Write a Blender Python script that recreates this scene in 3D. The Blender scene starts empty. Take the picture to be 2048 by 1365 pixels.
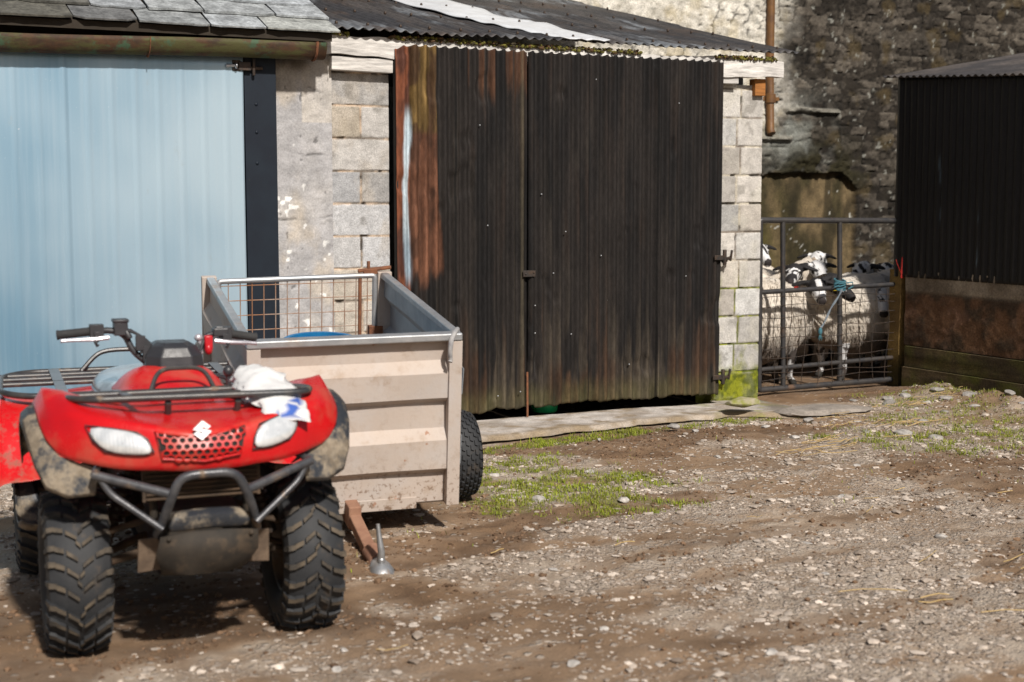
import bpy, bmesh, math, random
import numpy as np
from mathutils import Vector, Matrix, Euler
sc = bpy.context.scene
COL = sc.collection
R = math.radians
random.seed(7)
RNG = np.random.RandomState(11)

# ------------------------------------------------------------ camera
cam_d = bpy.data.cameras.new('camera')
cam = bpy.data.objects.new('camera', cam_d)
COL.objects.link(cam)
cam.location = (0, 0, 1.6)
cam.rotation_euler = (R(90 - 5.78), 0, R(-27.0))
cam_d.sensor_width = 36
cam_d.lens = 36 * 2844 / 2048
cam_d.clip_end = 500
cam_d.dof.use_dof = True
cam_d.dof.focus_distance = 8.8
cam_d.dof.aperture_fstop = 2.6
sc.camera = cam
# ------------------------------------------------------------ sky + sun
SUN = Vector((-.05, -1.12, 1.0)).normalized()      # towards the sun
EL = math.asin(SUN.z)
world = bpy.data.worlds.new('World')
sc.world = world
world.use_nodes = True
wn = world.node_tree
bg = wn.nodes['Background']
sky = wn.nodes.new('ShaderNodeTexSky')
sky.sky_type = 'NISHITA'
sky.sun_disc = False
sky.sun_elevation = EL
sky.sun_rotation = math.atan2(SUN.x, SUN.y)
sky.air_density = 1.0
sky.dust_density = 2.5
wn.links.new(sky.outputs[0], bg.inputs[0])
bg.inputs[1].default_value = .05
sl = bpy.data.lights.new('sun', 'SUN')
sl.energy = 5.0
sl.angle = R(2.5)
sl.color = (1.0, .935, .86)
so = bpy.data.objects.new('sun', sl)
COL.objects.link(so)
so.rotation_euler = (-SUN).to_track_quat('-Z', 'Y').to_euler()
sc.view_settings.view_transform = 'Standard'
sc.view_settings.look = 'None'
sc.view_settings.gamma = 1
sc.view_settings.exposure = 0.06

# ------------------------------------------------------------ noise
def _h(ix, iy, s):
    n = (ix.astype(np.int64) * 374761393 + iy.astype(np.int64) * 668265263 + int(s) * 974634777) & 0x7fffffff
    n = ((n ^ (n >> 13)) * 1274126177) & 0x7fffffff
    n = ((n ^ (n >> 15)) * 2246822519) & 0x7fffffff
    return (n ^ (n >> 14)) % 100003 / 100003.0
def vn(x, y, s=0):
    x = np.asarray(x, float); y = np.asarray(y, float)
    x, y = np.broadcast_arrays(x, y)
    ix = np.floor(x); iy = np.floor(y)
    fx = x - ix; fy = y - iy
    fx = fx * fx * (3 - 2 * fx); fy = fy * fy * (3 - 2 * fy)
    a = _h(ix, iy, s); b = _h(ix + 1, iy, s); c = _h(ix, iy + 1, s); d = _h(ix + 1, iy + 1, s)
    return (a * (1 - fx) + b * fx) * (1 - fy) + (c * (1 - fx) + d * fx) * fy
def fbm(x, y, s=0, o=4):
    r = 0; a = .5; t = 0
    for k in range(o):
        r = r + a * vn(np.asarray(x) * 2 ** k + 17.3 * k, np.asarray(y) * 2 ** k - 9.1 * k, s + k)
        t += a; a *= .5
    return r / t
def sst(a, b, x):
    t = np.clip((np.asarray(x, float) - a) / (b - a), 0, 1)
    return t * t * (3 - 2 * t)
def lerp(a, b, t):
    return a + (b - a) * t
def mixc(c, d, t):
    return np.asarray(c, float) * (1 - t[..., None]) + np.asarray(d, float) * t[..., None]

# ------------------------------------------------------------ material helpers
class G:
    def __init__(s, name):
        s.m = bpy.data.materials.new(name)
        s.m.use_nodes = True
        s.t = s.m.node_tree
        s.t.nodes.clear()
        s.out = s.t.nodes.new('ShaderNodeOutputMaterial')
        s.tc = s.t.nodes.new('ShaderNodeTexCoord')
        s.P = s.tc.outputs['Object']
    def n(s, ty, ins=None, **kw):
        nd = s.t.nodes.new('ShaderNode' + ty)
        for k, v in kw.items():
            setattr(nd, k, v)
        for k, v in (ins or {}).items():
            s.set(nd.inputs[k], v)
        return nd
    def set(s, sock, v):
        if isinstance(v, bpy.types.NodeSocket):
            s.t.links.new(v, sock)
        else:
            if sock.type == 'RGBA' and len(v) == 3:
                v = (*v, 1)
            sock.default_value = v
    def noise(s, scale, detail=5, rough=.6, stretch=None, dist=0):
        p = s.P
        if stretch:
            p = s.n('Mapping', {'Vector': s.P, 'Scale': stretch}).outputs[0]
        return s.n('TexNoise', {'Vector': p, 'Scale': scale, 'Detail': detail, 'Roughness': rough, 'Distortion': dist}).outputs[0]
    def ramp(s, f, a, b, lo=0., hi=1.):
        return s.n('MapRange', {0: f, 1: a, 2: b, 3: lo, 4: hi}, interpolation_type='SMOOTHSTEP').outputs[0]
    def mix(s, f, a, b, mode='MIX'):
        nd = s.n('Mix', data_type='RGBA', blend_type=mode)
        s.set(nd.inputs[0], f); s.set(nd.inputs[6], a); s.set(nd.inputs[7], b)
        return nd.outputs[2]
    def math(s, op, a, b=0., clamp=False):
        return s.n('Math', {0: a, 1: b}, operation=op, use_clamp=clamp).outputs[0]
    def attr(s, name, out=0):
        return s.n('Attribute', attribute_name=name).outputs[out]
    def bump(s, h, strength=.3, dist=.01, normal=None):
        ins = {'Height': h, 'Strength': strength, 'Distance': dist}
        if normal is not None:
            ins['Normal'] = normal
        return s.n('Bump', ins).outputs[0]
    def bsdf(s, col, rough=.6, metal=0., normal=None, **kw):
        ins = {'Base Color': col, 'Roughness': rough, 'Metallic': metal}
        if normal is not None:
            ins['Normal'] = normal
        for k, v in kw.items():
            ins[k.replace('_', ' ')] = v
        b = s.n('BsdfPrincipled', ins)
        s.t.links.new(b.outputs[0], s.out.inputs[0])
        return s.m

def simple(name, base, var=None, scale=8, rough=.6, metal=0., bs=40, bstr=.25, dirt=None, dscale=6, dlo=.5, dhi=.65, stretch=None, rvar=.12, coat=0., bdist=.004, spec=.5):
    g = G(name)
    c = g.mix(g.ramp(g.noise(scale, stretch=stretch), .3, .7), base, var if var else tuple(x * .75 for x in base))
    ro = rough
    if dirt:
        f = g.ramp(g.noise(dscale, 7, .65), dlo, dhi)
        c = g.mix(f, c, dirt)
        ro = g.math('MAXIMUM', g.math('MULTIPLY', f, .9), rough)
    elif rvar:
        ro = g.ramp(g.noise(scale * 2.3), .2, .8, max(.02, rough - rvar), min(1, rough + rvar))
    nb = g.bump(g.noise(bs, 4), bstr, bdist)
    return g.bsdf(c, ro, metal, nb, Coat_Weight=coat, Coat_Roughness=.15, Specular_IOR_Level=spec)

def colmat(name, rough=.85, metal=0., fs=60, famp=.25, bstr=.4, bdist=.006, bs=90, ms=9, mamp=.2, spec=.4, stretch=None):
    """base colour from the painted 'Col' attribute with two scales of noise on top"""
    g = G(name)
    c = g.attr('Col')
    k = g.math('MULTIPLY', g.ramp(g.noise(fs, 6, .7, stretch), .25, .75, 1 - famp, 1 + famp), g.ramp(g.noise(ms, 5, .6, stretch), .25, .75, 1 - mamp, 1 + mamp))
    c = g.n('VectorMath', {0: c}, operation='SCALE')
    g.set(c.inputs['Scale'], k)
    nb = g.bump(g.noise(bs, 6, .65, stretch), bstr, bdist)
    return g.bsdf(c.outputs[0], rough, metal, nb, Specular_IOR_Level=spec)

# ------------------------------------------------------------ mesh builder
class MB:
    def __init__(s):
        s.v = []; s.f = []; s.m = []; s.sm = []; s.c = []
        s.col = None
    def add(s, vs, fs, mi=0, smooth=False):
        o = len(s.v)
        s.v.extend([tuple(float(a) for a in p) for p in vs])
        if s.col is not None:
            s.c.extend([s.col] * len(vs))
        for f in fs:
            s.f.append(tuple(i + o for i in f)); s.m.append(mi); s.sm.append(smooth)
        return s
    def box(s, a, b, mi=0, rot=None, piv=None):
        (x0, y0, z0), (x1, y1, z1) = a, b
        vs = [Vector(p) for p in ((x0, y0, z0), (x1, y0, z0), (x1, y1, z0), (x0, y1, z0), (x0, y0, z1), (x1, y0, z1), (x1, y1, z1), (x0, y1, z1))]
        if rot is not None:
            pv = Vector(piv) if piv else sum(vs, Vector()) / 8
            vs = [rot @ (p - pv) + pv for p in vs]
        return s.add(vs, [(0, 3, 2, 1), (4, 5, 6, 7), (0, 1, 5, 4), (1, 2, 6, 5), (2, 3, 7, 6), (3, 0, 4, 7)], mi)
    def beam(s, p, q, w, h, up=(0, 0, 1), mi=0):
        p, q = Vector(p), Vector(q); d = (q - p).normalized(); up = Vector(up)
        r = d.cross(up).normalized(); u = r.cross(d)
        vs = [c + r * (a * w / 2) + u * (b * h / 2) for c in (p, q) for a, b in ((-1, -1), (1, -1), (1, 1), (-1, 1))]
        return s.add(vs, [(0, 1, 2, 3), (7, 6, 5, 4), (0, 4, 5, 1), (1, 5, 6, 2), (2, 6, 7, 3), (3, 7, 4, 0)], mi)
    def tube(s, path, r, seg=10, mi=0, closed=False, bend=0, caps=True):
        P = [Vector(p) for p in path]
        rr = list(r) if hasattr(r, '__len__') else [r] * len(P)
        if bend:
            Q = []; RR = []
            n = len(P)
            for i, p in enumerate(P):
                if not closed and i in (0, n - 1):
                    Q.append(p); RR.append(rr[i]); continue
                a, b = P[i - 1], P[(i + 1) % n]
                la = min(bend, (a - p).length * .45); lb = min(bend, (b - p).length * .45)
                A = p + (a - p).normalized() * la; B = p + (b - p).normalized() * lb
                for k in range(6):
                    t = k / 5
                    Q.append(A * (1 - t) ** 2 + p * 2 * t * (1 - t) + B * t * t); RR.append(rr[i])
            P, rr = Q, RR
        n = len(P); vs = []; nrm = None
        for i in range(n):
            if closed:
                d = P[(i + 1) % n] - P[i - 1]
            else:
                d = P[min(i + 1, n - 1)] - P[max(i - 1, 0)]
            if d.length < 1e-9: d = Vector((0, 0, 1))
            d.normalize()
            if nrm is None:
                nrm = d.orthogonal().normalized()
            else:
                nrm = nrm - d * nrm.dot(d)
                if nrm.length < 1e-6: nrm = d.orthogonal()
                nrm.normalize()
            b = d.cross(nrm)
            for k in range(seg):
                t = 2 * math.pi * k / seg
                vs.append(P[i] + (nrm * math.cos(t) + b * math.sin(t)) * rr[i])
        fs = []
        for i in range(n if closed else n - 1):
            j = (i + 1) % n
            for k in range(seg):
                l = (k + 1) % seg
                fs.append((i * seg + k, i * seg + l, j * seg + l, j * seg + k))
        if not closed and caps:
            fs.append(tuple(range(seg))[::-1]); fs.append(tuple((n - 1) * seg + k for k in range(seg)))
        return s.add(vs, fs, mi, True)
    def lathe(s, prof, seg=32, mi=0, M=None, closed=False):
        """prof: (radius, along local X) revolved about local X"""
        vs = []; n = len(prof)
        for k in range(seg):
            t = 2 * math.pi * k / seg
            for r, x in prof:
                p = Vector((x, r * math.cos(t), r * math.sin(t)))
                vs.append(M @ p if M else p)
        fs = []
        for k in range(seg):
            l = (k + 1) % seg
            for i in range(n if closed else n - 1):
                j = (i + 1) % n
                fs.append((k * n + i, k * n + j, l * n + j, l * n + i))
        return s.add(vs, fs, mi, True)
    def prism(s, poly, d, mi=0):
        """closed 3-D polygon extruded by vector d"""
        n = len(poly); d = Vector(d)
        vs = [Vector(p) for p in poly] + [Vector(p) + d for p in poly]
        fs = [tuple(range(n))[::-1], tuple(range(n, 2 * n))] + [(i, (i + 1) % n, n + (i + 1) % n, n + i) for i in range(n)]
        return s.add(vs, fs, mi)
    def ell(s, c, r, mi=0, seg=16, ring=10, rot=None):
        vs = []; c = Vector(c)
        for i in range(1, ring):
            a = math.pi * i / ring
            for k in range(seg):
                t = 2 * math.pi * k / seg
                p = Vector((r[0] * math.sin(a) * math.cos(t), r[1] * math.sin(a) * math.sin(t), r[2] * math.cos(a)))
                vs.append(c + (rot @ p if rot else p))
        top = Vector((0, 0, r[2])); 
        vs += [c + (rot @ top if rot else top), c - (rot @ top if rot else top)]
        fs = []
        for i in range(ring - 2):
            for k in range(seg):
                l = (k + 1) % seg
                fs.append((i * seg + k, (i + 1) * seg + k, (i + 1) * seg + l, i * seg + l))
        N = (ring - 1) * seg
        for k in range(seg):
            l = (k + 1) % seg
            fs.append((N, k, l)); fs.append((N + 1, (ring - 2) * seg + l, (ring - 2) * seg + k))
        return s.add(vs, fs, mi, True)
    def grid(s, rows, mi=0, smooth=True, close_u=False):
        """rows: list of equal-length point lists"""
        n = len(rows[0]); vs = [p for r in rows for p in r]; fs = []
        for i in range(len(rows) - 1):
            for k in range(n if close_u else n - 1):
                l = (k + 1) % n
                fs.append((i * n + k, i * n + l, (i + 1) * n + l, (i + 1) * n + k))
        return s.add(vs, fs, mi, smooth)
    def build(s, name, mats, parent=None, bevel=0, sub=0, solid=0, angle=40, seg=2, fix=True):
        me = bpy.data.meshes.new(name)
        me.from_pydata(s.v, [], s.f)
        me.polygons.foreach_set('material_index', s.m)
        me.polygons.foreach_set('use_smooth', s.sm)
        if s.c and len(s.c) == len(s.v):
            at = me.color_attributes.new('Col', 'FLOAT_COLOR', 'POINT')
            at.data.foreach_set('color', np.array([(*c[:3], 1) for c in s.c], np.float32).ravel())
        for m in (mats if isinstance(mats, (list, tuple)) else [mats]):
            me.materials.append(m)
        if fix:
            bm = bmesh.new(); bm.from_mesh(me)
            bmesh.ops.recalc_face_normals(bm, faces=bm.faces)
            bm.to_mesh(me); bm.free()
        if any(s.sm):
            me.set_sharp_from_angle(angle=R(angle))
        o = bpy.data.objects.new(name, me)
        COL.objects.link(o)
        if parent is not None:
            o.parent = parent
        if solid:
            md = o.modifiers.new('thickness', 'SOLIDIFY'); md.thickness = abs(solid); md.offset = -1 if solid > 0 else 1
        if bevel:
            md = o.modifiers.new('bevel', 'BEVEL'); md.width = bevel; md.segments = seg; md.limit_method = 'ANGLE'; md.angle_limit = R(35)
        if sub:
            md = o.modifiers.new('subdivision', 'SUBSURF'); md.levels = sub; md.render_levels = sub
        return o

def npmesh(name, V, F, mat, col=None, parent=None, smooth=True, attrs=None):
    """fast mesh from numpy arrays: V (n,3), F (m,4) or (m,3)"""
    me = bpy.data.meshes.new(name)
    V = np.asarray(V, np.float32); F = np.asarray(F, np.int32)
    k = F.shape[1]
    me.vertices.add(len(V)); me.vertices.foreach_set('co', V.ravel())
    me.loops.add(F.size); me.loops.foreach_set('vertex_index', F.ravel())
    me.polygons.add(len(F)); me.polygons.foreach_set('loop_start', np.arange(0, F.size, k, dtype=np.int32))
    me.polygons.foreach_set('use_smooth', np.full(len(F), smooth))
    me.update(calc_edges=True)
    if col is not None:
        c = np.ones((len(V), 4), np.float32); c[:, :3] = np.clip(col, 0, 1)
        me.color_attributes.new('Col', 'FLOAT_COLOR', 'POINT').data.foreach_set('color', c.ravel())
    for kx, a in (attrs or {}).items():
        me.attributes.new(kx, 'FLOAT', 'POINT').data.foreach_set('value', np.asarray(a, np.float32).ravel())
    me.materials.append(mat)
    me.validate()
    o = bpy.data.objects.new(name, me)
    COL.objects.link(o)
    if parent is not None: o.parent = parent
    return o
def quads(nr, nc, off=0):
    i = np.arange(nr - 1)[:, None] * nc + np.arange(nc - 1)[None, :]
    return (np.stack([i, i + 1, i + nc + 1, i + nc], -1).reshape(-1, 4) + off)

def tag(o, label=None, cat=None, group=None, kind=None):
    if label: o['label'] = label
    if cat: o['category'] = cat
    if group: o['group'] = group
    if kind: o['kind'] = kind
    return o
def empty(name, loc=(0, 0, 0), label=None, cat=None, group=None, rz=0):
    o = bpy.data.objects.new(name, None)
    o.empty_display_size = .1
    COL.objects.link(o)
    o.location = loc; o.rotation_euler = (0, 0, rz)
    return tag(o, label, cat, group)
def copy_tree(o, parent=None):
    c = o.copy(); COL.objects.link(c)
    if parent is not None: c.parent = parent
    for ch in list(o.children): copy_tree(ch, c)
    return c

def relief(name, x0, x1, z0, z1, Y, res, fn, mat, parent=None, thick=.3, rz=None, off=(0, 0, 0)):
    """wall sheet facing -Y with real relief; fn(u,v) -> (depth outwards, colour); closed with sides and back"""
    nx = int(round((x1 - x0) / res)) + 1; nz = int(round((z1 - z0) / res)) + 1
    u = np.linspace(x0, x1, nx); v = np.linspace(z0, z1, nz)
    U, V = np.meshgrid(u, v)
    d, c = fn(U, V)
    fr = np.stack([U, Y - d, V], -1).reshape(-1, 3)
    cc = c.reshape(-1, 3)
    F = quads(nz, nx)
    # skirt to the back
    idx = np.arange(nz * nx).reshape(nz, nx)
    ring = np.concatenate([idx[0, :], idx[1:, -1], idx[-1, -2::-1], idx[-2:0:-1, 0]])
    bk = fr[ring].copy(); bk[:, 1] = Y + thick
    o = len(fr); k = len(ring)
    a = np.arange(k); b = (a + 1) % k
    SF = np.stack([ring[b], ring[a], o + a, o + b], -1)
    Vv = np.concatenate([fr, bk]); CC = np.concatenate([cc, cc[ring]])
    FF = np.concatenate([F, SF])
    ob = npmesh(name, Vv, FF, mat, CC, parent)
    bm = bmesh.new(); bm.from_mesh(ob.data); bm.verts.ensure_lookup_table()
    try:
        bm.faces.new([bm.verts[o + i] for i in range(k)])
    except ValueError:
        pass
    bm.to_mesh(ob.data); bm.free()
    ob.data.set_sharp_from_angle(angle=R(50))
    return ob

# ------------------------------------------------------------ shared materials
m_black = simple('black plastic', (.018, .018, .02), (.03, .03, .033), rough=.45, dirt=(.10, .075, .052), dscale=9, dlo=.56, dhi=.75)
m_blackclean = simple('black moulded plastic', (.025, .026, .03), (.035, .036, .04), rough=.42, bs=200, bstr=.15)
m_rubber = simple('tyre rubber', (.014, .0155, .018), (.024, .025, .027), scale=14, rough=.7, dirt=(.075, .055, .038), dscale=13, dlo=.56, dhi=.78)
m_mud = simple('dried mud', (.15, .105, .07), (.09, .062, .042), scale=18, rough=.95, bs=80, bstr=.6)
m_galv = simple('galvanised steel', (.50, .51, .52), (.38, .40, .42), scale=14, rough=.48, metal=.65, dirt=(.42, .34, .28), dscale=5, dlo=.52, dhi=.8)
m_steel = simple('worn bright steel', (.55, .56, .58), (.4, .41, .43), rough=.32, metal=.9)
m_rust = simple('rusted steel', (.22, .085, .035), (.12, .05, .028), scale=25, rough=.85, bs=90, bstr=.5)
m_darksteel = simple('dark oiled steel', (.03, .028, .027), (.07, .045, .03), scale=20, rough=.6, metal=.3, bs=70)
m_tubeblk = simple('chipped black tube paint', (.03, .032, .036), (.06, .055, .05), scale=16, rough=.38, metal=.1, dirt=(.20, .15, .105), dscale=14, dlo=.58, dhi=.72)
m_void = simple('unlit interior', (.02, .018, .016), rough=.95)
m_col = colmat('weathered surface')
# ============================================================ GROUND
def axis(a, b, st, lo, hi, nlo, nhi):
    left = a - (a - lo) * (np.linspace(1, 0, nlo)[:-1]) ** 2.2
    right = b + (hi - b) * (np.linspace(0, 1, nhi)[1:]) ** 2.2
    return np.concatenate([left, np.arange(a, b + 1e-6, st), right])
gx = axis(-.6, 9.3, .026, -90, 110, 26, 26)
gy = axis(2.6, 9.9, .026, -90, 110, 22, 30)
GX, GY = np.meshgrid(gx, gy)
def zone(X, Y, x, y, rx, ry, rot=0., n=.5, s=1):
    """soft ragged ellipse, 1 inside"""
    c, si = math.cos(R(rot)), math.sin(R(rot))
    dx = (X - x) * c + (Y - y) * si; dy = -(X - x) * si + (Y - y) * c
    d = np.sqrt((dx / rx) ** 2 + (dy / ry) ** 2) + n * (fbm(X * 3.1, Y * 3.1, s, 5) - .5) * 2
    return 1 - sst(.75, 1.1, d)
def ground_z(X, Y):
    X = np.asarray(X, float); Y = np.asarray(Y, float)
    near = sst(-3, 0, X) * (1 - sst(11, 14, X)) * sst(.5, 2.5, Y) * (1 - sst(12, 14, Y))
    z = .05 * (fbm(X * .55, Y * .8, 3, 3) - .5) + .034 * (fbm(X * 2.3, Y * 2.9, 4, 4) - .5)
    fine = .026 * (fbm(X * 8, Y * 8, 5, 4) - .5) + .024 * (fbm(X * 19, Y * 19, 6, 3) - .5)
    z = (z + fine) * near
    flat = np.maximum.reduce([sst(8.0, 8.5, Y) * .75, np.exp(-((X - 1.27) ** 2 + (Y - 5.3) ** 2) / .5) * .6])
    z = z * (1 - flat)
    # bank of rubble along the dark shed, shallow wheel ruts across the yard
    z = z + (.11 * np.exp(-((X - 8.38) / .42) ** 2) * sst(9.3, 8.7, Y) * (.35 + 1.0 * fbm(X * 7, Y * 7, 8, 5))) * near
    for c0 in (6.05, 5.0):
        ln = Y - (c0 + .13 * (X - 2.6) + .12 * np.sin(X * 1.1))
        z = z - .012 * np.exp(-(ln / .20) ** 2) * near * sst(2.2, 3.0, X)
    return z
GZ = ground_z(GX, GY) - .012
soil = np.maximum.reduce([zone(GX, GY, 5.1, 7.95, 1.45, .55, -3, s=21), zone(GX, GY, 3.5, 6.2, 1.25, .17, 8, .35, 22), zone(GX, GY, 6.4, 5.9, .9, 1.0, 0, .6, 23) * .85,
                          zone(GX, GY, 1.0, 5.35, 1.25, .65, 0, .5, 24), zone(GX, GY, 2.5, 5.85, .85, .32, 8, .4, 25), zone(GX, GY, 7.7, 9.4, .9, .75, 0, .3, 26),
                          zone(GX, GY, 8.2, 8.3, .75, .9, 0, .5, 27) * .3, zone(GX, GY, 5.2, 4.6, .8, .3, 10, .6, 28) * .7, zone(GX, GY, 3.5, 4.15, .7, .13, 5, .6, 29) * .7,
                          zone(GX, GY, 8.5, 11, 2.6, 1.9, 0, .2, 30), zone(GX, GY, 4.3, 5.45, 1.6, .09, 9, .5, 33) * .65, zone(GX, GY, 3.2, 4.9, 1.3, .07, 7, .5, 34) * .5,
                          zone(GX, GY, 2.2, 6.9, 1.2, .9, 0, .4, 37) * .9])
moss = np.maximum.reduce([zone(GX, GY, 3.75, 7.0, .7, .75, 30, .7, 31), zone(GX, GY, 6.9, 7.15, .8, .5, 0, .9, 32) * .42, zone(GX, GY, 4.6, 8.27, 1.1, .16, 6, .5, 35),
                          zone(GX, GY, 6.2, 8.46, .6, .12, 6, .6, 36) * .9, zone(GX, GY, 7.9, 8.1, .8, .7, 0, .9, 38) * .24])
blot = fbm(GX * 1.3, GY * 2.2, 41, 5)
grav = np.clip((.70 + 1.5 * (blot - .5)) * (1 - .93 * soil), 0, 1)
n1 = fbm(GX * 6, GY * 8, 43, 4); n2 = fbm(GX * 1.1, GY * 1.6, 44, 3)
cb = mixc((.285, .182, .105), (.145, .088, .050), sst(.35, .65, n1) * .6 + soil * .4)
cb = mixc((.365, .265, .18), (0, 0, 0), np.zeros_like(GX)) * grav[..., None] * .75 + cb * (1 - grav[..., None] * .75)
mm = np.clip(moss * sst(.38, .6, fbm(GX * 11, GY * 11, 46, 4)), 0, 1) * .8
cb = mixc(0 * cb[..., :] + np.array((.14, .15, .03)), (0, 0, 0), np.zeros_like(GX)) * mm[..., None] + cb * (1 - mm[..., None])
patch = np.clip(sst(.38, .54, fbm(GX * 1.3 + .4 * GY, GY * 3.0, 91, 5)) * (1 - .85 * soil), 0, 1)
fine_ = sst(.40, .60, fbm(GX * 7, GY * 11, 92, 4))
cb = cb * (1 - (patch * (.35 + .55 * fine_))[..., None]) + np.array((.50, .42, .335)) * (patch * (.35 + .55 * fine_))[..., None]
grav = np.clip(grav * (.55 + .6 * patch), 0, 1)
cb *= (.80 + .36 * n2)[..., None]
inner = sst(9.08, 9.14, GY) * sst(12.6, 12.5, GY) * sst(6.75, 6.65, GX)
cb = cb * (1 - .88 * inner)[..., None]; grav = grav * (1 - inner)      # shed floor painted near black for the shade behind the doors
g = G('muddy yard ground')
cA = g.attr('Col'); gv = g.attr('Grav', 2)
vo = g.n('TexVoronoi', {'Vector': g.P, 'Scale': 46.0, 'Randomness': 1.0}, feature='F1')
vo2 = g.n('TexVoronoi', {'Vector': g.P, 'Scale': 110.0, 'Randomness': 1.0}, feature='F1')
peb = g.ramp(vo.outputs[0], .5, .22); peb2 = g.ramp(vo2.outputs[0], .5, .25)
vo3 = g.n('TexVoronoi', {'Vector': g.n('Mapping', {'Vector': g.P, 'Scale': (1, 1.25, 1), 'Rotation': (0, 0, .2)}).outputs[0], 'Scale': 21.0, 'Randomness': 1.0}, feature='F1')
sv3 = g.n('SeparateColor', {0: vo3.outputs[1]})
flat_ = g.math('MULTIPLY', g.ramp(g.math('ADD', vo3.outputs[0], g.math('MULTIPLY', g.noise(30, 4, .7), .35)), .58, .42), g.ramp(g.math('ADD', sv3.outputs[1], g.math('MULTIPLY', gv, .60)), .76, .92))
sel = g.ramp(g.math('ADD', g.math('MULTIPLY', g.noise(7, 6, .7), .9), g.math('MULTIPLY', gv, .75)), .72, 1.0)
sv = g.n('SeparateColor', {0: vo.outputs[1]})
stone = g.mix(sv.outputs[0], (.50, .43, .36), (.37, .30, .245))
k = g.math('MULTIPLY', g.math('MAXIMUM', peb, g.math('MULTIPLY', peb2, .7)), sel)
c = g.mix(k, cA, stone)
c = g.mix(g.math('MULTIPLY', flat_, .85), c, g.mix(sv3.outputs[0], (.50, .44, .375), (.40, .34, .285)))
c = g.mix(g.ramp(g.noise(160, 4, .7), .3, .75), c, g.mix(.25, c, (.05, .034, .022)))
c = g.mix(g.ramp(g.noise(28, 6, .7), .58, .75), c, g.mix(.5, c, (.07, .047, .03)))
h = g.math('ADD', g.math('MULTIPLY', g.math('MAXIMUM', k, flat_), .8), g.math('ADD', g.math('MULTIPLY', g.noise(60, 7, .7), .9), g.math('MULTIPLY', g.noise(190, 4), .35)))
m_ground = g.bsdf(c, .95, 0, g.bump(h, .85, .014), Specular_IOR_Level=.25)
GZ -= .030 * sst(7.9, 8.25, GY) * sst(2, 3, GX) * sst(7.2, 6.6, GX)
go = npmesh('ground', np.stack([GX, GY, GZ], -1).reshape(-1, 3), quads(*GX.shape), m_ground, cb.reshape(-1, 3), attrs={'Grav': grav.ravel()})
tag(go, kind='structure')

# concrete apron in front of the shed door and flags at the gate
ax = np.arange(2.6, 7.42, .03); ay = np.linspace(0, 1, 46)
AX, AT = np.meshgrid(ax, ay)
front = np.interp(ax, [2.6, 3.93, 4.95, 6.25, 6.6, 7.1, 7.42], [8.26, 8.38, 8.49, 8.60, 8.36, 8.24, 8.42]) + .10 * (fbm(ax * 5, ax * 0, 51, 6) - .5) + .01
back = np.where(ax < 6.45, 9.10, 9.45)
AY = front[None, :] + AT * (back - front)[None, :]
edge = np.minimum(AT * (back - front)[None, :], .2)
AZ = -.022 + .030 * sst(0, .06, edge) + .012 * (fbm(AX * 4, AY * 4, 52, 4) - .5) - .012 + .012 * sst(6.3, 5.5, AX)
AZ = AZ - .03 * sst(6.45, 7.2, AX)
ca = mixc((.50, .46, .42), (.34, .295, .25), sst(.35, .65, fbm(AX * 5, AY * 7, 53, 5)))
ca = ca * (1 - .45 * sst(6.35, 6.8, AX))[..., None]
dm = np.clip(sst(.55, .7, fbm(AX * 9, AY * 9, 54, 5)) * .8 + sst(.20, 0, edge) * 1.5 * fbm(AX * 8, AY * 8, 55, 4), 0, .9)
ca = ca * (1 - dm[..., None]) + np.array((.24, .18, .11)) * dm[..., None]
mo = np.clip(np.exp(-((AX - 6.5) / .35) ** 2) * sst(.5, .62, fbm(AX * 8, AY * 8, 56)) , 0, 1)[..., None] * .7
ca = ca * (1 - mo) + np.array((.22, .22, .04)) * mo
m_apron = colmat('worn pale concrete', .92, fs=90, famp=.3, bstr=.55, bdist=.008, bs=70)
apron = npmesh('path', np.stack([AX, AY, AZ], -1).reshape(-1, 3), quads(*AX.shape), m_apron, ca.reshape(-1, 3))
tag(apron, kind='structure')

# ============================================================ STONE BUILDING BEHIND
WY = 12.7
def rubble(U, V, seed, sx, sz):
    """irregular flat stones: stretched cells; returns edge distance and a random value per stone"""
    u = U / sx + .5 * (fbm(U * 3, V * 5, seed + 1, 3) - .5); v = V / sz + .9 * (fbm(U * 2, V * 2, seed + 2, 3) - .5)
    iu, iv = np.floor(u), np.floor(v)
    f1 = np.full(U.shape, 9.); f2 = np.full(U.shape, 9.); rnd = np.zeros(U.shape)
    for dj in (-1, 0, 1):
        for di in (-2, -1, 0, 1, 2):
            cu, cv = iu + di, iv + dj
            px_ = cu + .5 + .9 * (_h(cu, cv, seed) - .5); pz_ = cv + .5 + .6 * (_h(cu, cv, seed + 50) - .5)
            k = .6 + .9 * _h(cu, cv, seed + 70)
            d = (np.abs(u - px_) ** 3 * .8 / k + np.abs(v - pz_) ** 3 * 1.6) ** (1 / 3)
            n = d < f1
            f2 = np.where(n, f1, np.minimum(f2, d)); rnd = np.where(n, _h(cu, cv, seed + 90), rnd); f1 = np.where(n, d, f1)
    return (f2 - f1) * sz, rnd
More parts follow.
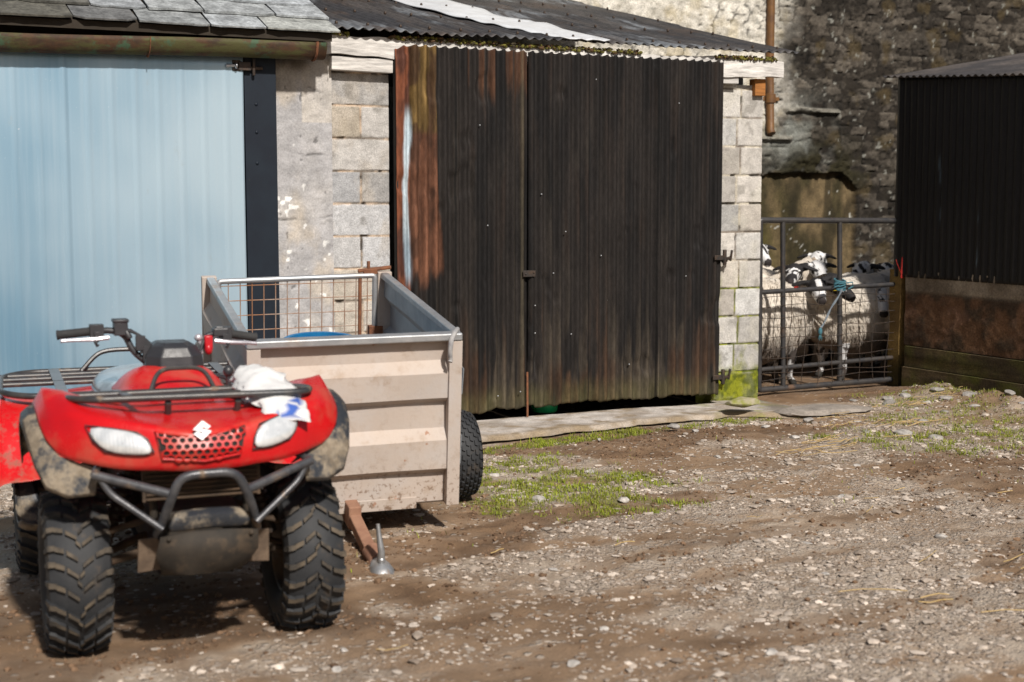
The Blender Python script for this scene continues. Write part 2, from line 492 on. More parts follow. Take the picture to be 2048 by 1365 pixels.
def stone_fn(U, V):
    e, r = rubble(U, V, 5, .21, .085)
    body = sst(0, .007, e)
    rough = fbm(U * 14, V * 22, 61, 4)
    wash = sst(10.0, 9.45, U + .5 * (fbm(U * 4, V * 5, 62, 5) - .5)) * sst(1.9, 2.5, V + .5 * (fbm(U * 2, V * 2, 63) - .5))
    filled = np.clip(.25 + .75 * wash * sst(.35, .55, fbm(U * 3, V * 3, 64)), 0, 1)     # mortar smeared flush
    d = lerp(body, .75 + .25 * body, filled) * .020 + (r - .5) * .014 * (1 - .7 * filled) + (rough - .5) * .022 + (fbm(U * 45, V * 60, 60, 2) - .5) * .008
    n = fbm(U * 2.2, V * 3.2, 65, 5); n3 = fbm(U * 12, V * 16, 66, 4)
    n4 = fbm(U * 26, V * 34, 59, 4); slit = (1 - sst(.0, .012, e)) * sst(.30, .46, fbm(U * 4, V * 7, 58, 3))
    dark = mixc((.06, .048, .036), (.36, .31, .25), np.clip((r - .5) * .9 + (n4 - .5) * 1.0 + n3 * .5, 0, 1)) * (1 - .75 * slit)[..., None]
    dark = dark * (.12 + .36 * n)[..., None]  # dark stone, with the shade on this side also put into its colour
    ochre = sst(.58, .72, fbm(U * 4, V * 4, 67, 5))[..., None] * .5
    dark = dark * (1 - ochre) + np.array((.07, .05, .02)) * ochre
    pale = mixc((.66, .63, .56), (.36, .335, .28), np.clip((n4 - .5) * 1.2 + n3 * 1.1 - .15 + (r - .5) * .3, 0, 1))
    gap = (1 - sst(0, .011, e)) * sst(.45, .56, fbm(U * 2.5, V * 4, 68, 4))
    pale = pale * (1 - gap[..., None] * .85)
    ys = (sst(.56, .7, fbm(U * 3, V * 3, 69, 5)) * .45)[..., None]
    pale = pale * (1 - ys) + np.array((.38, .31, .17)) * ys
    mid = sst(9.45, 9.75, U)
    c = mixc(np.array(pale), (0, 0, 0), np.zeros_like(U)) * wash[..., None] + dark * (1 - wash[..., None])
    # lichen greys in the middle, damp run and moss above the blocked doorway
    gy_ = (np.exp(-((U - 9.85) / .42) ** 2 - ((V - 2.25) / .38) ** 2) * sst(.4, .58, fbm(U * 4, V * 4, 70, 4)))[..., None]
    c = c * (1 - .8 * gy_) + np.array((.20, .21, .19)) * .8 * gy_
    lich = sst(.74, .80, fbm(U * 15, V * 15, 71, 3))[..., None] * .7
    c = c * (1 - lich) + np.array((.26, .26, .23)) * lich
    ms = np.clip(np.exp(-((U - 10.3) / .62) ** 2 - ((V - 1.82) / .34) ** 2) * 1.6 * sst(.4, .55, fbm(U * 5, V * 5, 72, 4)), 0, 1)
    d = d + ms * .05 * fbm(U * 20, V * 20, 73, 3)
    c = c * (1 - ms[..., None]) + np.array((.022, .019, .008)) * ms[..., None]
    # blocked, rendered doorway
    arch = np.clip(1.88 - 1.1 * np.clip(np.abs(U - 10.1) - .45, 0, 9) ** 1.5 - V, -1, 1)
    al = sst(.0, .04, np.minimum(arch, .75 - np.abs(U - 10.12)) + .05 * (fbm(U * 5, V * 5, 74) - .5))
    d = d * (1 - al) + al * (-.05 + .012 * fbm(U * 9, V * 9, 75))
    ren = mixc((.13, .095, .05), (.035, .029, .013), sst(.3, .7, fbm(U * 5, V * 2.2, 76, 6)))
    ren = ren * (.55 + .9 * fbm(U * 22, V * 18, 57, 4))[..., None]
    stn = (sst(.5, .62, fbm(U * 6, V * 1.5, 56, 5)) * .7)[..., None]
    ren = ren * (1 - stn) + np.array((.022, .018, .009)) * stn
    gm = (sst(9.95, 9.5, U) * sst(.3, .6, fbm(U * 2, V * 2, 79, 3)))[..., None] * .8
    ren = ren * (1 - gm) + np.array((.075, .07, .012)) * gm
    sp = sst(.80, .85, fbm(U * 16, V * 15, 77, 3))[..., None]
    ren = ren * (1 - sp) + np.array((.42, .42, .38)) * sp
    c = c * (1 - al[..., None]) + ren * al[..., None]
    # slightly proud quoin line where the older gable starts
    d = d + .05 * sst(10.62, 10.56, U) * sst(1.9, 2.1, V)
    # two projecting ledges
    for (a, b, zz) in ((9.75, 10.55, 2.55), (9.3, 9.9, 2.24)):
        l = sst(.035, .015, np.abs(V - zz - .03 * (fbm(U * 4, U * 0, 78) - .5))) * sst(a, a + .05, U) * sst(b, b - .05, U)
        d = d + l * .05
        c = c * (1 - .8 * l[..., None]) + np.array((.2, .19, .16)) * .8 * l[..., None]
    return d, c
m_stone = colmat('old rubble stone', .93, fs=70, famp=.35, bstr=.7, bdist=.012, bs=55, spec=.25)
sb = empty('stone_building', (0, 0, 0), 'tall old rubble stone building filling the background, limewashed at left and dark at right', 'building')
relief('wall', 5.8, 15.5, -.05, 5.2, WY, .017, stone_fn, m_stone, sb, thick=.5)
mb = MB()
mb.box((-3, WY + .02, 0), (5.79, WY + .5, 5.2)); mb.box((15.51, WY + .02, 0), (18, WY + .5, 5.2))
mb.box((-3, WY + .5, 0), (18, 19, 5.19))
m_stoneflat = simple('plain rubble', (.14, .12, .10), (.08, .07, .055), scale=4, rough=.95, bs=20, bstr=.8)
mb.build('back_wall', m_stoneflat, sb)
mb = MB()
mb.box((-3.2, WY - .1, 5.2), (18.2, 19.2, 5.38))
mb.build('roof', simple('dark slate roof', (.07, .072, .08), rough=.7), sb, bevel=.01)
# cast iron drain pipe, rusty brown
m_pipe = simple('rust brown cast iron', (.17, .078, .020), (.10, .045, .016), scale=9, rough=.6, bs=60, bstr=.3)
mb = MB()
px, py = 9.56, WY - .10
mb.tube([(px - .02, py, 5.1), (px - .02, py, 3.0), (px, py, 2.33), (px, py - .03, 2.28)], .045, 14)
for z in (2.66, 3.9):
    mb.lathe([(.046, -.05), (.060, -.045), (.060, .045), (.046, .05)], 16, M=Matrix.Translation((px - .005, py, z)) @ Matrix.Rotation(R(90), 4, 'Y'))
    mb.box((px - .13, py + .02, z - .02), (px + .13, py + .075, z + .02))
mb.build('drain_pipe', m_pipe, sb)

# ============================================================ LEFT BARN: slate roof, gutter, big grey door
FY = 9.2
barn = empty('slate_roofed_barn', (1.2, FY, 0), 'stone barn at left with slate roof, rusty gutter and large pale grey metal door', 'barn')
def local(o, root):
    o.location = -Vector(root.location)
    return o
m_render = colmat('old lime render', .93, fs=80, famp=.2, bstr=.45, bdist=.007, bs=80, spec=.25)
def render_fn(U, V):
    n = fbm(U * 5, V * 4, 81, 5)
    # ghost of blocks below the render
    row = V / .42; rf = row - np.floor(row)
    uu = (U - 2.9) / .42 + .5 * (np.floor(row) % 2)
    tint = _h(np.floor(uu), np.floor(row), 5)
    c = mixc((.47, .44, .40), (.36, .355, .36), sst(.3, .7, tint * .6 + n * .5))
    buff = (sst(.5, .68, fbm(U * 4, V * 3, 82, 5)) * .6)[..., None]
    c = c * (1 - buff) + np.array((.46, .40, .32)) * buff
    crk = sst(.03, .0, np.abs(rf - .5 + .2 * (fbm(U * 7, V * 3, 83) - .5)) ) * sst(.52, .62, fbm(U * 5, V * 9, 84, 4))
    wsp = sst(.74, .77, fbm(U * 17, V * 17, 85, 2)) * sst(.5, .6, fbm(U * 2, V * 1.1, 86, 2))
    chips = sst(.80, .84, fbm(U * 20, V * 16, 87, 3))
    c = c * (1 - .55 * np.maximum(crk, chips)[..., None])
    c = c * (1 - wsp[..., None]) + np.array((.74, .74, .72)) * wsp[..., None]
    low = sst(.5, .1, V)[..., None] * .5
    c = c * (1 - low) + np.array((.2, .17, .08)) * low
    # darker band under the end of the gutter
    top_dark = (sst(2.40, 2.5, V + .05 * (fbm(U * 12, V * 6, 88) - .5)) * sst(3.22, 3.1, U))[..., None] * .8
    c = c * (1 - top_dark) + np.array((.05, .04, .025)) * top_dark
    d = .012 * n + .008 * fbm(U * 20, V * 20, 89, 3) - .006 * np.maximum(crk, chips) + .004 * (fbm(U * 60, V * 60, 90, 2) - .5)
    return d, c
w = relief('wall', 2.90, 3.318, -.05, 2.62, FY, .0085, render_fn, m_render, barn, thick=.42); local(w, barn)
mb = MB()
mb.box((-6, FY + .02, 0), (-1.6, FY + .4, 2.6)); mb.box((-1.6, FY + .02, 2.52), (2.9, FY + .4, 2.66)); mb.box((-6, FY + .4, 0), (-5.6, 12.68, 2.6))
mb.box((3.0, FY + .43, 0), (3.3, 12.68, 2.62)); mb.box((-6, 12.4, 0), (3.3, 12.66, 2.6))
local(mb.build('side_wall', m_stoneflat, barn), barn)
# big door: galvanised sheets with shallow pressed lines
g = G('pale galvanised door sheet')
n1 = g.noise(.62, 3, .5, (1, 1, .8)); n2 = g.noise(30, 4, .6, (1, 1, .03)); n3 = g.noise(260, 3, .7)
c = g.mix(g.ramp(n1, .3, .72), (.45, .585, .68), (.14, .27, .38))  # broad pale-to-dark drift paints the sheet's reflections into its colour
c = g.mix(g.ramp(n2, .4, .75, 0, .14), c, (.52, .60, .66))
c = g.mix(g.ramp(g.noise(7, 7, .7, (1, 1, .5)), .62, .8, 0, .5), c, (.33, .36, .36))
sp = g.ramp(g.noise(75, 2, .5), .74, .80)
c = g.mix(g.math('MULTIPLY', sp, .6), c, (.7, .74, .76))
ro = g.ramp(n1, .3, .75, .34, .48)
m_door = g.bsdf(c, ro, .45, g.bump(n3, .10, .003))
mb = MB()
xs = np.arange(-1.6, 2.682, .012)
def dprof(x):
    p = 0.
    for c0 in np.arange(-1.5, 2.7, .145):
        p += .0025 * math.exp(-((x - c0) / .012) ** 2)
    for c0 in (1.55, .35, -.8):
        p += .006 * math.exp(-((x - c0) / .008) ** 2)
    return p
rows = []
for z in np.linspace(.06, 2.53, 26):
    rows.append([(x, 9.085 - dprof(x) + .006 * math.sin(z * 2.1 + x * 1.7) + .004 * math.sin(x * 5 + z), z) for x in xs])
mb.grid(rows)
d = mb.build('door', m_door, barn, solid=.03, fix=False); local(d, barn)
d.modifiers[0].offset = 1
# door edge post: near black steel channel
m_postpaint = simple('blue black painted steel', (.008, .012, .02), (.010, .016, .025), rough=.55, spec=.25, bs=150, bstr=.12, dirt=(.05, .05, .05), dscale=22, dlo=.66, dhi=.8)
mb = MB(); mb.box((2.684, 9.075, .0), (2.896, 9.23, 2.505))
for z in (2.02, 2.2, 1.82): mb.ell((2.76, 9.073, z), (.012, .006, .012), seg=8, ring=6)
local(mb.build('door_post', m_postpaint, barn, bevel=.006), barn)
# latch
mb = MB()
mb.box((2.60, 9.05, 2.405), (2.655, 9.085, 2.475)); mb.box((2.64, 9.04, 2.41), (2.72, 9.08, 2.465)); mb.tube([(2.74, 9.05, 2.38), (2.74, 9.045, 2.49)], .011, 8)
mb.tube([(2.60, 9.055, 2.42), (2.80, 9.055, 2.43)], .012, 8)
lt = local(mb.build('door_latch', m_darksteel, barn, bevel=.003), barn)
mb = MB(); mb.tube([(2.555, 9.04, 2.436), (2.63, 9.04, 2.440)], .012, 10); mb.ell((2.62, 9.035, 2.437), (.012, .02, .02), seg=10, ring=8)
local(mb.build('latch_bolt', m_steel, barn), barn)
# gutter: half round rusty iron, paint long gone green
g = G('rusted gutter iron')
sx = g.n('SeparateXYZ', {0: g.P})
c = g.mix(g.ramp(g.noise(9, 6, .7), .35, .65), (.075, .034, .013), (.035, .019, .010))
c = g.mix(g.ramp(g.noise(4.2, 5, .65, (1, 1, 3)), .44, .60), c, (.065, .062, .018))
c = g.mix(g.ramp(g.noise(6.5, 5, .65), .56, .66), c, (.045, .085, .045))
m_gutter = g.bsdf(c, .75, .1, g.bump(g.noise(60, 5), .4, .005))
mb = MB()
def gz(x): return 2.565 + .019 * (x - 1.2)
rows = []
for x in np.linspace(-2.2, 3.19, 30):
    r = []
    for k in range(13):
        a = math.pi + math.pi * k / 12
        r.append((x, 8.99 + .072 * math.cos(a), gz(x) + .108 * math.sin(a) + .004 * math.sin(x * 3.3)))
    rows.append(r)
mb.grid(rows)
mb.prism([(3.19, 8.99 + .071 * math.cos(math.pi + math.pi * k / 12), gz(3.19) + .107 * math.sin(math.pi + math.pi * k / 12)) for k in range(13)], (.006, 0, 0))
o = mb.build('gutter', m_gutter, barn, solid=.006, fix=False); local(o, barn)
mb = MB()
for x in (2.05, 3.12):
    mb = MB()
    pth = [(x, 8.99 + .076 * math.cos(math.pi + math.pi * k / 10), gz(x) + .112 * math.sin(math.pi + math.pi * k / 10)) for k in range(11)]
    for a, b in zip(pth, pth[1:]): mb.beam(a, b, .02, .004, up=(1, 0, 0))
    local(mb.build('gutter_bracket', m_rust, barn), barn)
mb = MB()
mb.tube([(3.13, 8.99 + .076 * math.cos(math.pi + math.pi * k / 12), gz(3.15) + .112 * math.sin(math.pi + math.pi * k / 12)) for k in range(13)], .007, 6)
local(mb.build('gutter_end_band', m_rust, barn), barn)
mb = MB(); mb.box((-6, 9.15, 2.52), (3.20, 9.195, 2.64))
local(mb.build('eaves_board', simple('dark rotten timber', (.035, .025, .015), (.02, .015, .01), rough=.95), barn, bevel=.004), barn)
# slates
m_slate = colmat('weathered slate', .68, fs=38, famp=.42, bstr=.5, bdist=.006, bs=60, ms=9, mamp=.4, spec=.5)
rs = np.random.RandomState(4)
mb = MB(); T = .49
cs, sn = 1 / math.hypot(1, T), T / math.hypot(1, T)
def rp(x, s, h): return (x, 8.93 + s * cs - h * sn, 2.655 + s * sn + h * cs)
for row in range(16):
    s0 = row * .25 - .02
    x = -4.2 + rs.uniform(0, .3)
    xe = 3.27
    while x < xe - .04:
        w_ = rs.uniform(.34, .58)
        if x + w_ > xe - .12: w_ = xe + rs.uniform(-.015, .025) - x
        t = rs.rand()
        base = np.array((.165, .172, .178)) * (1 - t * .5) + np.array((.055, .05, .035)) * (t * .5)
        if rs.rand() < .5: base = base * .72 + np.array((.022, .018, .004))
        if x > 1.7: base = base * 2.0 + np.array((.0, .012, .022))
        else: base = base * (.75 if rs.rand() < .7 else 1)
        base = base * rs.uniform(.75, 1.2)
        mb.col = tuple(base)
        th = rs.uniform(.010, .017); tl = rs.uniform(-.012, .012); tw = rs.uniform(-.004, .004)
        # ragged lower edge
        nb_ = 7; bot = []
        cut0, cut1 = rs.uniform(0, .045), rs.uniform(0, .05)
        for i in range(nb_):
            f = i / (nb_ - 1)
            bot.append((x + .004 + f * (w_ - .008), s0 + tl * (f - .5) + rs.uniform(-.007, .007) + (cut0 if i == 0 else 0) + (cut1 if i == nb_ - 1 else 0)))
        pts = bot + [(x + w_ - .004 - rs.uniform(0, .01), s0 + .30), (x + .004 + rs.uniform(0, .012), s0 + .30)]
        lo = []; up = []
        for (a, b) in pts:
            f = (b - s0) / .30
            h0 = .016 * (1 - f) + tw * (a - x) / w_ + .002
            lo.append(rp(a, b, h0)); up.append(rp(a, b, h0 + th * (1 - .4 * f)))
        n = len(pts)
        mb.add(lo + up, [tuple(range(n))[::-1], tuple(range(n, 2 * n))] + [(i, (i + 1) % n, n + (i + 1) % n, n + i) for i in range(n)])
        x += w_
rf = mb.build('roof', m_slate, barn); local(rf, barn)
mb = MB()
mb.prism([rp(-4.3, 0.02, -.004), rp(3.24, 0.02, -.004), rp(3.24, 4.2, -.004), rp(-4.3, 4.2, -.004)], (0, 0, -.05))
local(mb.build('roof_boards', simple('dark roof boards', (.03, .022, .014), rough=.95), barn), barn)

# ============================================================ BLOCK SHED WITH CORRUGATED DOORS
shed = empty('block_shed', (5.1, FY, 0), 'lean-to shed of grey concrete blocks with black rusty corrugated double doors', 'shed')
m_block = colmat('concrete block', .95, fs=120, famp=.33, bstr=.75, bdist=.006, bs=110, ms=14, mamp=.16, spec=.2)
def block_fn(edges_even, edges_odd, moss_lvl, seed, palette, z_off=0.):
    def fn(U, V):
        ph = .222; zz = V - z_off + .004 * (fbm(U * 5, V * 3, seed) - .5) * 2
        ri = np.floor(zz / ph); rf_ = zz - ri * ph
        dv = np.minimum(rf_, ph - rf_)
        du = np.full_like(U, 9.); bi = np.zeros_like(U)
        for par, ed in ((0, edges_even), (1, edges_odd)):
            m = (ri % 2) == par
            ed = np.array(ed); Um = U[m]
            q = np.clip(np.searchsorted(ed, Um) - 1, 0, len(ed) - 2)
            a = np.abs(Um - ed[q]); b = np.abs(ed[q + 1] - Um)
            a = np.where(q == 0, 9, a); b = np.where(q == len(ed) - 2, 9, b)
            du[m] = np.minimum(a, b); bi[m] = q
        e = np.minimum(du, dv) + .006 * (fbm(U * 22, V * 22, seed + 1, 3) - .5)
        jt = 1 - sst(.004, .011, e)
        flush = sst(.42, .6, fbm(U * 6, V * 6, seed + 2, 3))
        t = _h(ri, bi, seed); t2 = _h(ri + 31, bi, seed)
        c = mixc(palette[0], palette[1], t)
        c = c * (.72 + .5 * t2)[..., None]
        st = (sst(.5, .7, fbm(U * 7, V * 5, seed + 3, 5)) * .5)[..., None]
        c = c * (1 - st) + np.array(palette[2]) * st
        dk = sst(.6, .75, fbm(U * 9, V * 9, seed + 4, 5))[..., None] * .45
        c = c * (1 - dk) + np.array((.14, .13, .11)) * dk
        jc = mixc(palette[3], (.20, .17, .14), sst(.4, .6, fbm(U * 10, V * 10, seed + 5)))
        c = c * (1 - jt[..., None]) + jc * jt[..., None]
        gap = jt * sst(.62, .7, fbm(U * 11, V * 11, seed + 6, 3))
        c = c * (1 - .7 * gap[..., None])
        if moss_lvl > 0:
            vv = V + .10 * (fbm(U * 9, V * 9, seed + 7, 4) - .5)
            full = sst(.30, .19, vv); drip = sst(.62, .25, V) * sst(.52, .66, fbm(U * 12, V * 5, seed + 8, 4)) * .6
            jm = jt * sst(1.05, .85, V) * sst(.3, .5, fbm(U * 8, V * 8, seed + 9, 3))
            left = sst(6.56, 6.5, U) * sst(1.12, .98, V) * sst(.35, .6, fbm(U * 9, V * 4, seed + 10, 3)) * .6
            mz = np.clip(np.maximum.reduce([full * (.9 + .1 * sst(.35, .5, fbm(U * 10, V * 10, seed + 20, 4))), drip, jm, left]), 0, 1)[..., None]
            mc = mixc((.21, .225, .016), (.08, .095, .012), sst(.35, .65, fbm(U * 22, V * 22, seed + 11, 4)))
            c = c * (1 - mz) + mc * mz
        dd = -.009 * jt * (1 - .7 * flush) - .012 * gap + .005 * (fbm(U * 45, V * 45, seed + 12, 3) - .5) + .006 * (t - .5) + .008 * (fbm(U * 4, V * 4, seed + 13) - .5)
        return dd, c
    return fn
PL = ((.37, .375, .385), (.36, .315, .25), (.41, .37, .32), (.46, .36, .27))
w = relief('block_pillar', 3.322, 3.735, -.05, 2.47, FY, .0075, block_fn([3.3, 3.8], [3.3, 3.53, 3.8], 0, 101, PL), m_block, shed, thick=.22); local(w, shed)
PR = ((.44, .44, .43), (.47, .42, .36), (.46, .44, .38), (.46, .42, .34))
w = relief('block_pillar', 6.455, 6.905, -.05, 2.47, FY, .0075, block_fn([6.4, 6.70, 7.0], [6.4, 6.665, 7.0], 1, 131, PR, -.005), m_block, shed, thick=.22); local(w, shed)
mb = MB()
mb.box((6.66, FY + .23, 0), (6.88, WY - .12, 2.62)); mb.box((3.34, FY + .23, 0), (3.5, WY - .12, 2.6)); mb.box((3.5, 12.2, 0), (6.66, 12.4, 2.6))
local(mb.build('side_wall', simple('plain block wall', (.36, .35, .33), (.28, .26, .23), rough=.95, bs=60, bstr=.5), shed), shed)
# pale weathered timber wall plate above the doors
m_fascia = colmat('bleached timber', .85, fs=50, famp=.38, bstr=.8, bdist=.005, bs=60, stretch=(.12, 1, 1))
mb = MB(); mb.col = (.56, .54, .51)
def fz(x): return 2.612 - .004 * (x - 3.3) - .02 * math.sin((x - 3.3) / 3.7 * math.pi) * .5
rows = []
xs = np.linspace(3.245, 7.03, 70)
for (dy, dz) in ((.05, -.068), (-.03, -.068), (-.034, 0), (-.03, .068), (.05, .068)):
    rows.append([(x, 9.139 + dy + .004 * math.sin(x * 7), fz(x) + dz * (1 + .12 * math.sin(x * 5.1)) + .004 * math.sin(x * 23)) for x in xs])
mb.grid(rows, smooth=True)
for e in (0, -1):
    mb.add([r[e] for r in rows], [tuple(range(5))])
o = mb.build('wall_plate', m_fascia, shed); local(o, shed)
for pa, pb, pc, rt in (((3.30, 9.125, 2.445), (3.74, 9.22, 2.535), (.55, .53, .50), 1), ((6.44, 9.13, 2.47), (6.62, 9.22, 2.522), (.55, .53, .50), 0), ((6.80, 9.16, 2.39), (6.90, 9.24, 2.52), (.30, .12, .03), 0)):
    mb = MB(); mb.col = pc; mb.box(pa, pb, rot=Matrix.Rotation(R(rt), 3, 'Y'))
    local(mb.build('packing_board', m_fascia, shed, bevel=.004), shed)
# corrugated roof
m_corr = colmat('black bitumen corrugated sheet', .62, fs=30, famp=.25, bstr=.35, bdist=.004, bs=60, ms=6, mamp=.3, spec=.5)
def corr_roof(name, x0, x1, y0, z0, tan, length, root, axis='x', seed=0, strip=None, dir=1):
    """sheet running up-slope along +y; corrugations across x"""
    pitch = .076
    nu = int((x1 - x0) / (pitch / 8)) + 1; nv = int(length / .06) + 1
    u = np.linspace(x0, x1, nu); s = np.linspace(0, length, nv)
    U, S = np.meshgrid(u, s)
    sheet = np.floor((U - x0) / .66); row = np.floor(S / 1.75)
    lap = .006 * ((U - x0) / .66 - sheet) + .01 * (1 - (S / 1.75 - row))
    H = .0095 * np.cos(U / pitch * 2 * math.pi) + lap + .012 * (fbm(U * 1.2, S * .8, seed, 3) - .5) + .008 * (fbm(U * 5, S * 2, seed + 1, 2) - .5) * sst(.5, 0, S)
    cs = 1 / math.hypot(1, tan); sn = tan * cs
    S2 = S - .015 * (_h(sheet, row * 0, seed) - .5) * sst(.2, 0, S)
    Yc = y0 + S2 * cs - H * sn; Zc = z0 + S2 * sn + H * cs
    n = fbm(U * 2, S * 1.5, seed + 2, 5); n2 = fbm(U * 9, S * 1.2, seed + 3, 5)
    c = mixc((.030, .030, .033), (.055, .050, .048), sst(.35, .65, n2))
    pk = (sst(.55, .72, n) * sst(.35, .6, fbm(U * 14, S * 3, seed + 4, 4)) * .65)[..., None]
    c = c * (1 - pk) + np.array((.20, .22, .24)) * pk
    br = (sst(.6, .75, fbm(U * 3, S * 3, seed + 5, 4)) * .5)[..., None]
    c = c * (1 - br) + np.array((.06, .04, .028)) * br
    if strip:
        st = strip(U, S)[..., None]
        c = c * (1 - st) + np.array((.66, .69, .71)) * st
    return U, Yc, Zc, c
def strip_fn(U, S):
    cx = 5.40 - .24 * sst(.0, 1.0, S) * .6 - .02 * S
    w = .07 + .05 * sst(0, .8, S) + .02 * sst(1.2, 2.6, S)
    return sst(w + .006, w - .006, np.abs(U - cx))
U, Yc, Zc, c = corr_roof('r', 3.24, 7.13, 9.045, 2.705, .233, 3.75, shed, seed=150)
o = npmesh('roof', np.stack([U, Yc, Zc], -1).reshape(-1, 3), quads(*U.shape), m_corr, c.reshape(-1, 3), shed); local(o, shed)
md = o.modifiers.new('thickness', 'SOLIDIFY'); md.thickness = .004; md.offset = -1
# pale rooflight strip laid over the sheets
m_strip = simple('pale rooflight sheet', (.62, .65, .68), (.52, .54, .56), rough=.45, bs=40, bstr=.2)
STL = ((0, .34, .66, 1.0, 1.5, 1.95, 2.8, 3.8), (5.02, 4.88, 4.79, 4.70, 4.63, 4.59, 4.52, 4.44))
STU = ((0, .34, .66, 1.0, 1.25, 1.5, 1.85, 2.4, 3.8), (5.40, 5.38, 5.37, 5.40, 5.22, 5.2, 5.25, 5.28, 5.22))
mb = MB(); rows = []
for s in np.linspace(-.01, 3.7, 90):
    xl = np.interp(s, STL[0], STL[1]); xr = np.interp(s, STU[0], STU[1])
    rows.append([(lerp(xl, xr, k / 8), 9.045 + s * .974 - .03 * .227, 2.705 + s * .227 + .03 * .974 + .006 * math.cos(lerp(xl, xr, k / 8) / .076 * 6.283)) for k in range(9)])
mb.grid(rows)
local(mb.build('rooflight_strip', m_strip, shed, solid=.006, fix=False), shed)
nail = None
for s in (.12, 1.0, 1.9, 2.8):
    for x in np.arange(3.35, 7.1, .228):
        if nail is None:
            mb = MB(); mb.ell((0, 0, 0), (.012, .012, .014), seg=6, ring=5); nl = nail = mb.build('roof_nail', m_darksteel, shed)
        else:
            nl = nail.copy(); COL.objects.link(nl); nl.parent = shed
        nl.location = Vector((x + random.uniform(-.01, .01), 9.045 + s * .974 - .02 * .227, 2.705 + s * .227 + .03)) - Vector(shed.location)
# mossy edge of old felt below the sheets
mb = MB()
mb.col = (.16, .14, .03)
for i in range(620):
    x = 3.3 + i * .0059 + random.uniform(-.01, .01)
    zc = fz(x) + .078
    if fbm(np.array([x * 2.2]), np.array([1.]), 160, 3)[0] > .44:
        k = random.random()
        mb.col = (.13, .12, .02) if k > .5 else ((.09, .05, .02) if k > .2 else (.05, .04, .02))
        mb.ell((x, 9.10 + random.uniform(-.012, .012), zc + random.uniform(-.018, .008)), (random.uniform(.008, .02), .012, random.uniform(.006, .013)), seg=6, ring=4)
o = local(mb.build('roof_edge_moss', m_col, shed), shed); o['kind'] = 'stuff'
